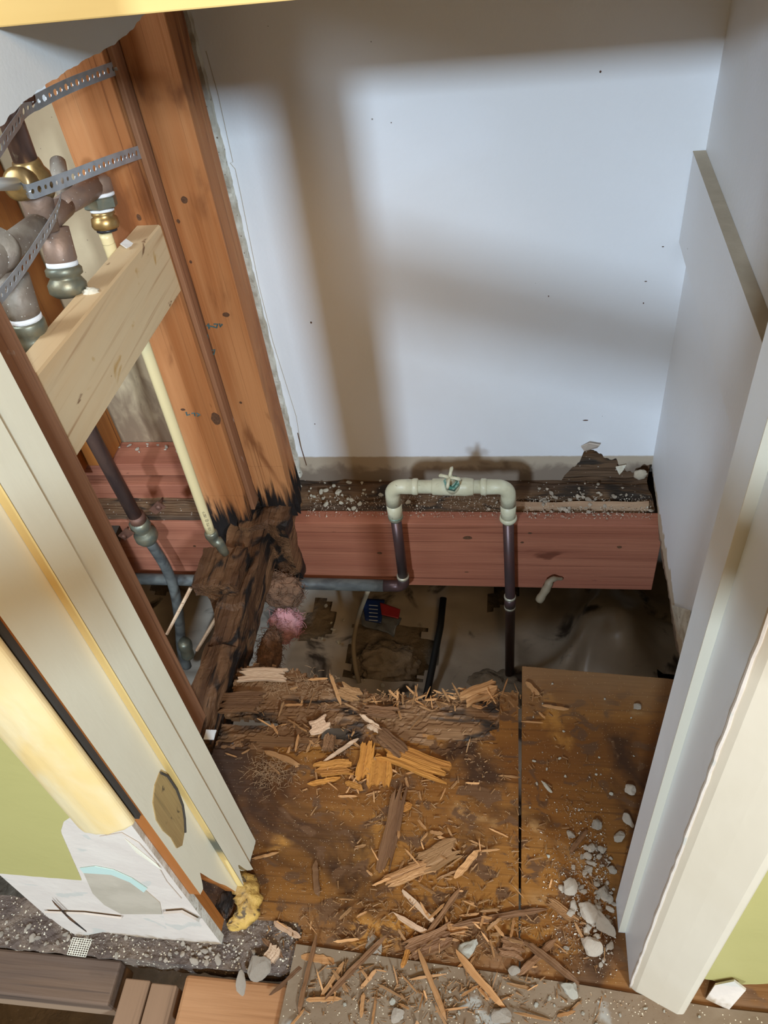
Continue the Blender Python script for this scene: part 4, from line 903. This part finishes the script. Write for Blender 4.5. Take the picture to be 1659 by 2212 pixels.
for k, (px_, py_, L_, w_, h_, rz, mk, lb) in enumerate(CH):
    zt = .008 if py_ > 2075 else (.003 if py_ < 1620 else 0)
    if px_ < 640 and py_ > 2040: zt = .0
    p = V3(px_, py_, 'z', zt); me = chunk_mesh('wood_chunk', L_, w_, h_, M[mk], 100+k) if w_ > .012 else splinter_mesh('wood_stick', L_, w_, h_, M[mk], 100+k, 10)
    put(me, 'wood_chunk' if w_ > .012 else 'wood_stick', (p.x, p.y, zt+h_*.5+.002+(.006 if 'overlap' in lb or 'largest flat' in lb else 0)), (0, -.05 if w_ > .012 else .02, rz), 1.0, lb, 'wood piece')
# sticks leaning in the gap by the copper tail
for a_, b2, lb in (((412,1270), (360,1370), 'thin stick behind the curved copper tail'), ((470,1330), (425,1405), 'tan stick leaning below the rotten block')):
    tag(MB().tube([V3(*a_, 'z', -.10), V3(*b2, 'z', -.20)], [.005,.004], 6).build('wood_stick', M['chiplt']), lb, 'wood piece')
# plaster rubble
def stones(n, cx, cy, sx, sy, z, r0, r1, label, group, pool=None, name='plaster_pebble', keep=None, plane=('z', 0)):
    k = 0
    while k < n:
        p = V3(rnd.gauss(cx, sx), rnd.gauss(cy, sy), *plane)
        if keep and not keep(p): continue
        r = r0+(r1-r0)*rnd.random()**2.2
        put(rnd.choice(pool or STN), name, (p.x, p.y, z+r*.5), (rnd.uniform(-.4,.4), rnd.uniform(-.4,.4), rnd.uniform(0, 6.28)), r, label, 'plaster piece', group); k += 1
BIG = [(1230,1920,.0155,'plump pale stone shaped lump, upper left of the rubble heap'), (1268,1975,.0185,'largest smooth pale lump in the rubble heap'), (1302,2000,.0165,'pale lump against the jamb below the largest one'),
 (1278,2045,.020,'flaky brown and white lump at the bottom of the rubble heap'), (1303,1930,.013,'tall pale lump beside the jamb in mid heap'), (1288,1785,.011,'round brownish lump at the top of the rubble heap'),
 (1338,1810,.011,'round brownish lump touching the jamb high up'), (1357,1775,.011,'pale lump against the jamb above the heap'), (1360,1710,.012,'lone pale lump by the jamb far above the heap'),
 (1272,1880,.010,'small pale crumb cluster lump in the upper heap'), (1180,1700,.010,'lone oblong peach coloured chip on the right plywood'), (1238,1960,.009,'square pale bit left of the largest lump'),
 (1012,2052,.0155,'flat white plaster piece behind the grey sheet'), (805,2048,.015,'pale grey plaster flake behind the grey sheet'), (1232,2140,.0165,'yellowish oblong lump on the right of the grey sheet'),
 (1085,2195,.016,'ridged brown white lump at the bottom edge of the grey sheet'), (1110,2100,.010,'yellow tinted lump by the sticks on the grey sheet'), (1375,1528,.009,'pale lump on the right plywood near its back edge'),
 (520,2125,.013,'peach coloured crumpled bit on the orange beam'), (560,2090,.020,'flat grey scrap lying across the plate strip'), (860,2195,.012,'pale lump at the bottom centre of the grey sheet')]
for k, (px_, py_, r, lb) in enumerate(BIG):
    zt = .007 if py_ > 2055 else 0; p = V3(px_, py_, 'z', zt)
    me = stone_mesh('plaster_lump', 1, M['stonelt' if k in (10, 12, 14) else 'stone'], 300+k, 3)
    flat = (r*1.2, r, r*.35) if k in (13, 18, 19) else (r, r, r*.85)
    put(me, 'plaster_lump', (p.x, p.y, zt+flat[2]*.5), (0, 0, rnd.uniform(0, 3) if k != 10 else -.9), flat if k != 10 else (r*1.3, r*.55, r*.6), lb, 'plaster piece')
onr = lambda p: p.x < .168 and p.y > .385
stones(95, 1290, 1925, 32, 75, 0, .0022, .0085, 'small pale plaster rubble heaped against the right jamb', 'rubble by the right jamb', keep=onr)
stones(34, 1180, 2130, 160, 45, .007, .002, .0055, 'tiny pale plaster bit on the grey front sheet', 'plaster bits on the grey sheet', STL, 'plaster_bit', keep=lambda p: p.y < .35 and p.x > -.3)
stones(26, 1250, 1650, 100, 110, 0, .0015, .004, 'tiny pale crumb scattered over the right plywood', 'crumbs on the right plywood', STL, 'plaster_bit', keep=lambda p: p.x < .29 and p.x > .03 and p.y < .9)
stones(70, 470, 2055, 110, 22, -.004, .002, .0065, 'pale plaster pebble on the plate strip under the torn wall', 'pebbles under the torn wall', keep=lambda p: .352 < p.y < .42 and p.x < -.33)
stones(34, 90, 2010, 70, 16, -.004, .003, .0075, 'pale plaster pebble on the plate strip at the left picture edge', 'pebbles at the left edge', keep=lambda p: .35 < p.y < .425)
stones(85, 1270, 1090, 90, 26, -.002, .0025, .0075, 'pale plaster crumb on the rotten plate right of the pipe loop', 'crumbs on the sill, right', keep=lambda p: 1.345 < p.y < 1.47 and p.x < .32, plane=('z', .0))
stones(46, 760, 1070, 75, 22, .004, .003, .009, 'plaster crumb on the rotten plate left of the pipe loop', 'crumbs on the sill, left', STL, 'plaster_bit', keep=lambda p: 1.35 < p.y < 1.47 and -.55 < p.x)
stones(10, 320, 970, 45, 10, .114, .003, .007, 'crumb on the red bottom plate in the left bay', 'crumbs on the red plate', plane=('z', .114), keep=lambda p: 1.42 < p.y < 1.49)
stones(16, 760, 1400, 60, 60, -.56, .004, .010, 'pale bit lying on the crawlspace plastic', 'bits in the crawlspace', STL, 'plaster_bit', plane=('z', -.55), keep=lambda p: p.y > 1.0)
# crumbs and fibres nobody could count
def crumbs(name, n, fn, m_, label, s0=.0006, s1=.0018, cat='crumbs'):
    mb = MB(); k = 0
    while k < n:
        p = fn()
        if p is None: continue
        s_ = rnd.uniform(s0, s1); q_ = [p+Vector((rnd.uniform(-1,1), rnd.uniform(-1,1), 0))*s_ for _ in range(3)]; mb.add(q_+[p+Vector((0,0,s_*1.2))], [(0,1,2), (0,1,3), (1,2,3), (2,0,3)]); k += 1
    return tag(mb.build(name, m_), label, cat, kind='stuff')
def on_floor():
    x = rnd.uniform(-.50, .165); y = rnd.uniform(.385, .85)
    if rnd.random() > .35+.9*noise.noise(Vector((x*7, y*7, 3))) + (.4 if y < .5 else 0): return None
    return Vector((x, y, .0006)) if y < interp(x, ytop)-.12 or x > .02 else None
crumbs('sawdust', 2600, on_floor, M['dustm'], 'fine sawdust and crumbs sprinkled over the plywood', .0005, .0014)
def on_rub():
    p = V3(rnd.gauss(1275, 50), rnd.gauss(1925, 90), 'z', .001); return p if p.x < .165 and p.y > .385 else None
crumbs('rubble_grit', 1500, on_rub, M['dustg'], 'fine plaster grit among the rubble by the right jamb', .0008, .0028)
def on_sill():
    return Vector((rnd.uniform(-.5, .32), rnd.uniform(1.345, 1.42), .002))
crumbs('sill_grit', 1500, on_sill, M['dustg'], 'fine grit covering the rotten sill', .001, .003)
crumbs('sheet_grit', 1200, lambda: Vector((rnd.uniform(-.32, .24), rnd.uniform(.24, .36), .0068)), M['dustm'], 'fine grit on the grey front sheet', .0006, .0022)
crumbs('strip_grit', 1200, lambda: Vector((rnd.uniform(-.95, -.33), rnd.uniform(.355, .422), -.004)), M['dustg'], 'fine grit on the dirty plate strip', .0008, .0026)
sv = MB(); cl_ = [(940,1500,110,18,.002,inply,170), (690,1600,80,45,-.006,inply,150), (820,1700,90,45,.001,None,160), (930,1870,90,60,.001,None,170), (970,2015,170,42,.002,lambda p: p.y > .386,420), (900,2135,190,45,.0075,lambda p: p.y < .375 and p.x > -.31,260), (1130,1700,160,150,.001,lambda p: p.y < .85 and p.y > .39,160)]
for cx_, cy_, sx_, sy_, z_, kp, n_ in cl_:
    k = 0
    while k < n_:
        p = V3(rnd.gauss(cx_, sx_), rnd.gauss(cy_, sy_), 'z', 0)
        if p.x > .16 or p.x < -.5 or (kp and not kp(p)): continue
        a = rnd.uniform(0, 6.28); L2 = rnd.uniform(.004, .013); w2 = rnd.uniform(.0006, .0018); e_ = Vector((math.cos(a), math.sin(a), rnd.uniform(-.1,.25)))*L2*.5; f_ = Vector((-math.sin(a), math.cos(a), 0))*w2
        p = Vector((p.x, p.y, z_+rnd.uniform(.0008, .004))); u_ = Vector((0,0,w2*.8))
        sv.add([p-e_-f_, p+e_-f_*.5, p+e_+f_*.5, p-e_+f_, p-e_*.9+u_, p+e_*.9+u_], [(0,1,2,3), (0,1,5,4), (3,2,5,4), (0,3,4), (1,2,5)]); k += 1
tag(sv.build('wood_shavings', M['chip']), 'countless fine wood shavings strewn between the splinters', 'shavings', kind='stuff')
fb = MB()
for k in range(420):
    c_ = V3(rnd.gauss(585, 26), rnd.gauss(1668, 22), 'z', .002) if k < 240 else V3(rnd.gauss(640, 50), rnd.gauss(1480, 16), 'z', .004)
    a = rnd.uniform(0, 6.28); l_ = rnd.uniform(.005, .016); d_ = Vector((math.cos(a), math.sin(a), rnd.uniform(0,.3)))*l_
    fb.tube([c_, c_+d_*.5+Vector((0,0,.002)), c_+d_], .00035, 3)
tag(fb.build('wood_fibres', M['fibre']), 'frayed wood fibres on the rotted left plywood', 'fibres', kind='stuff')
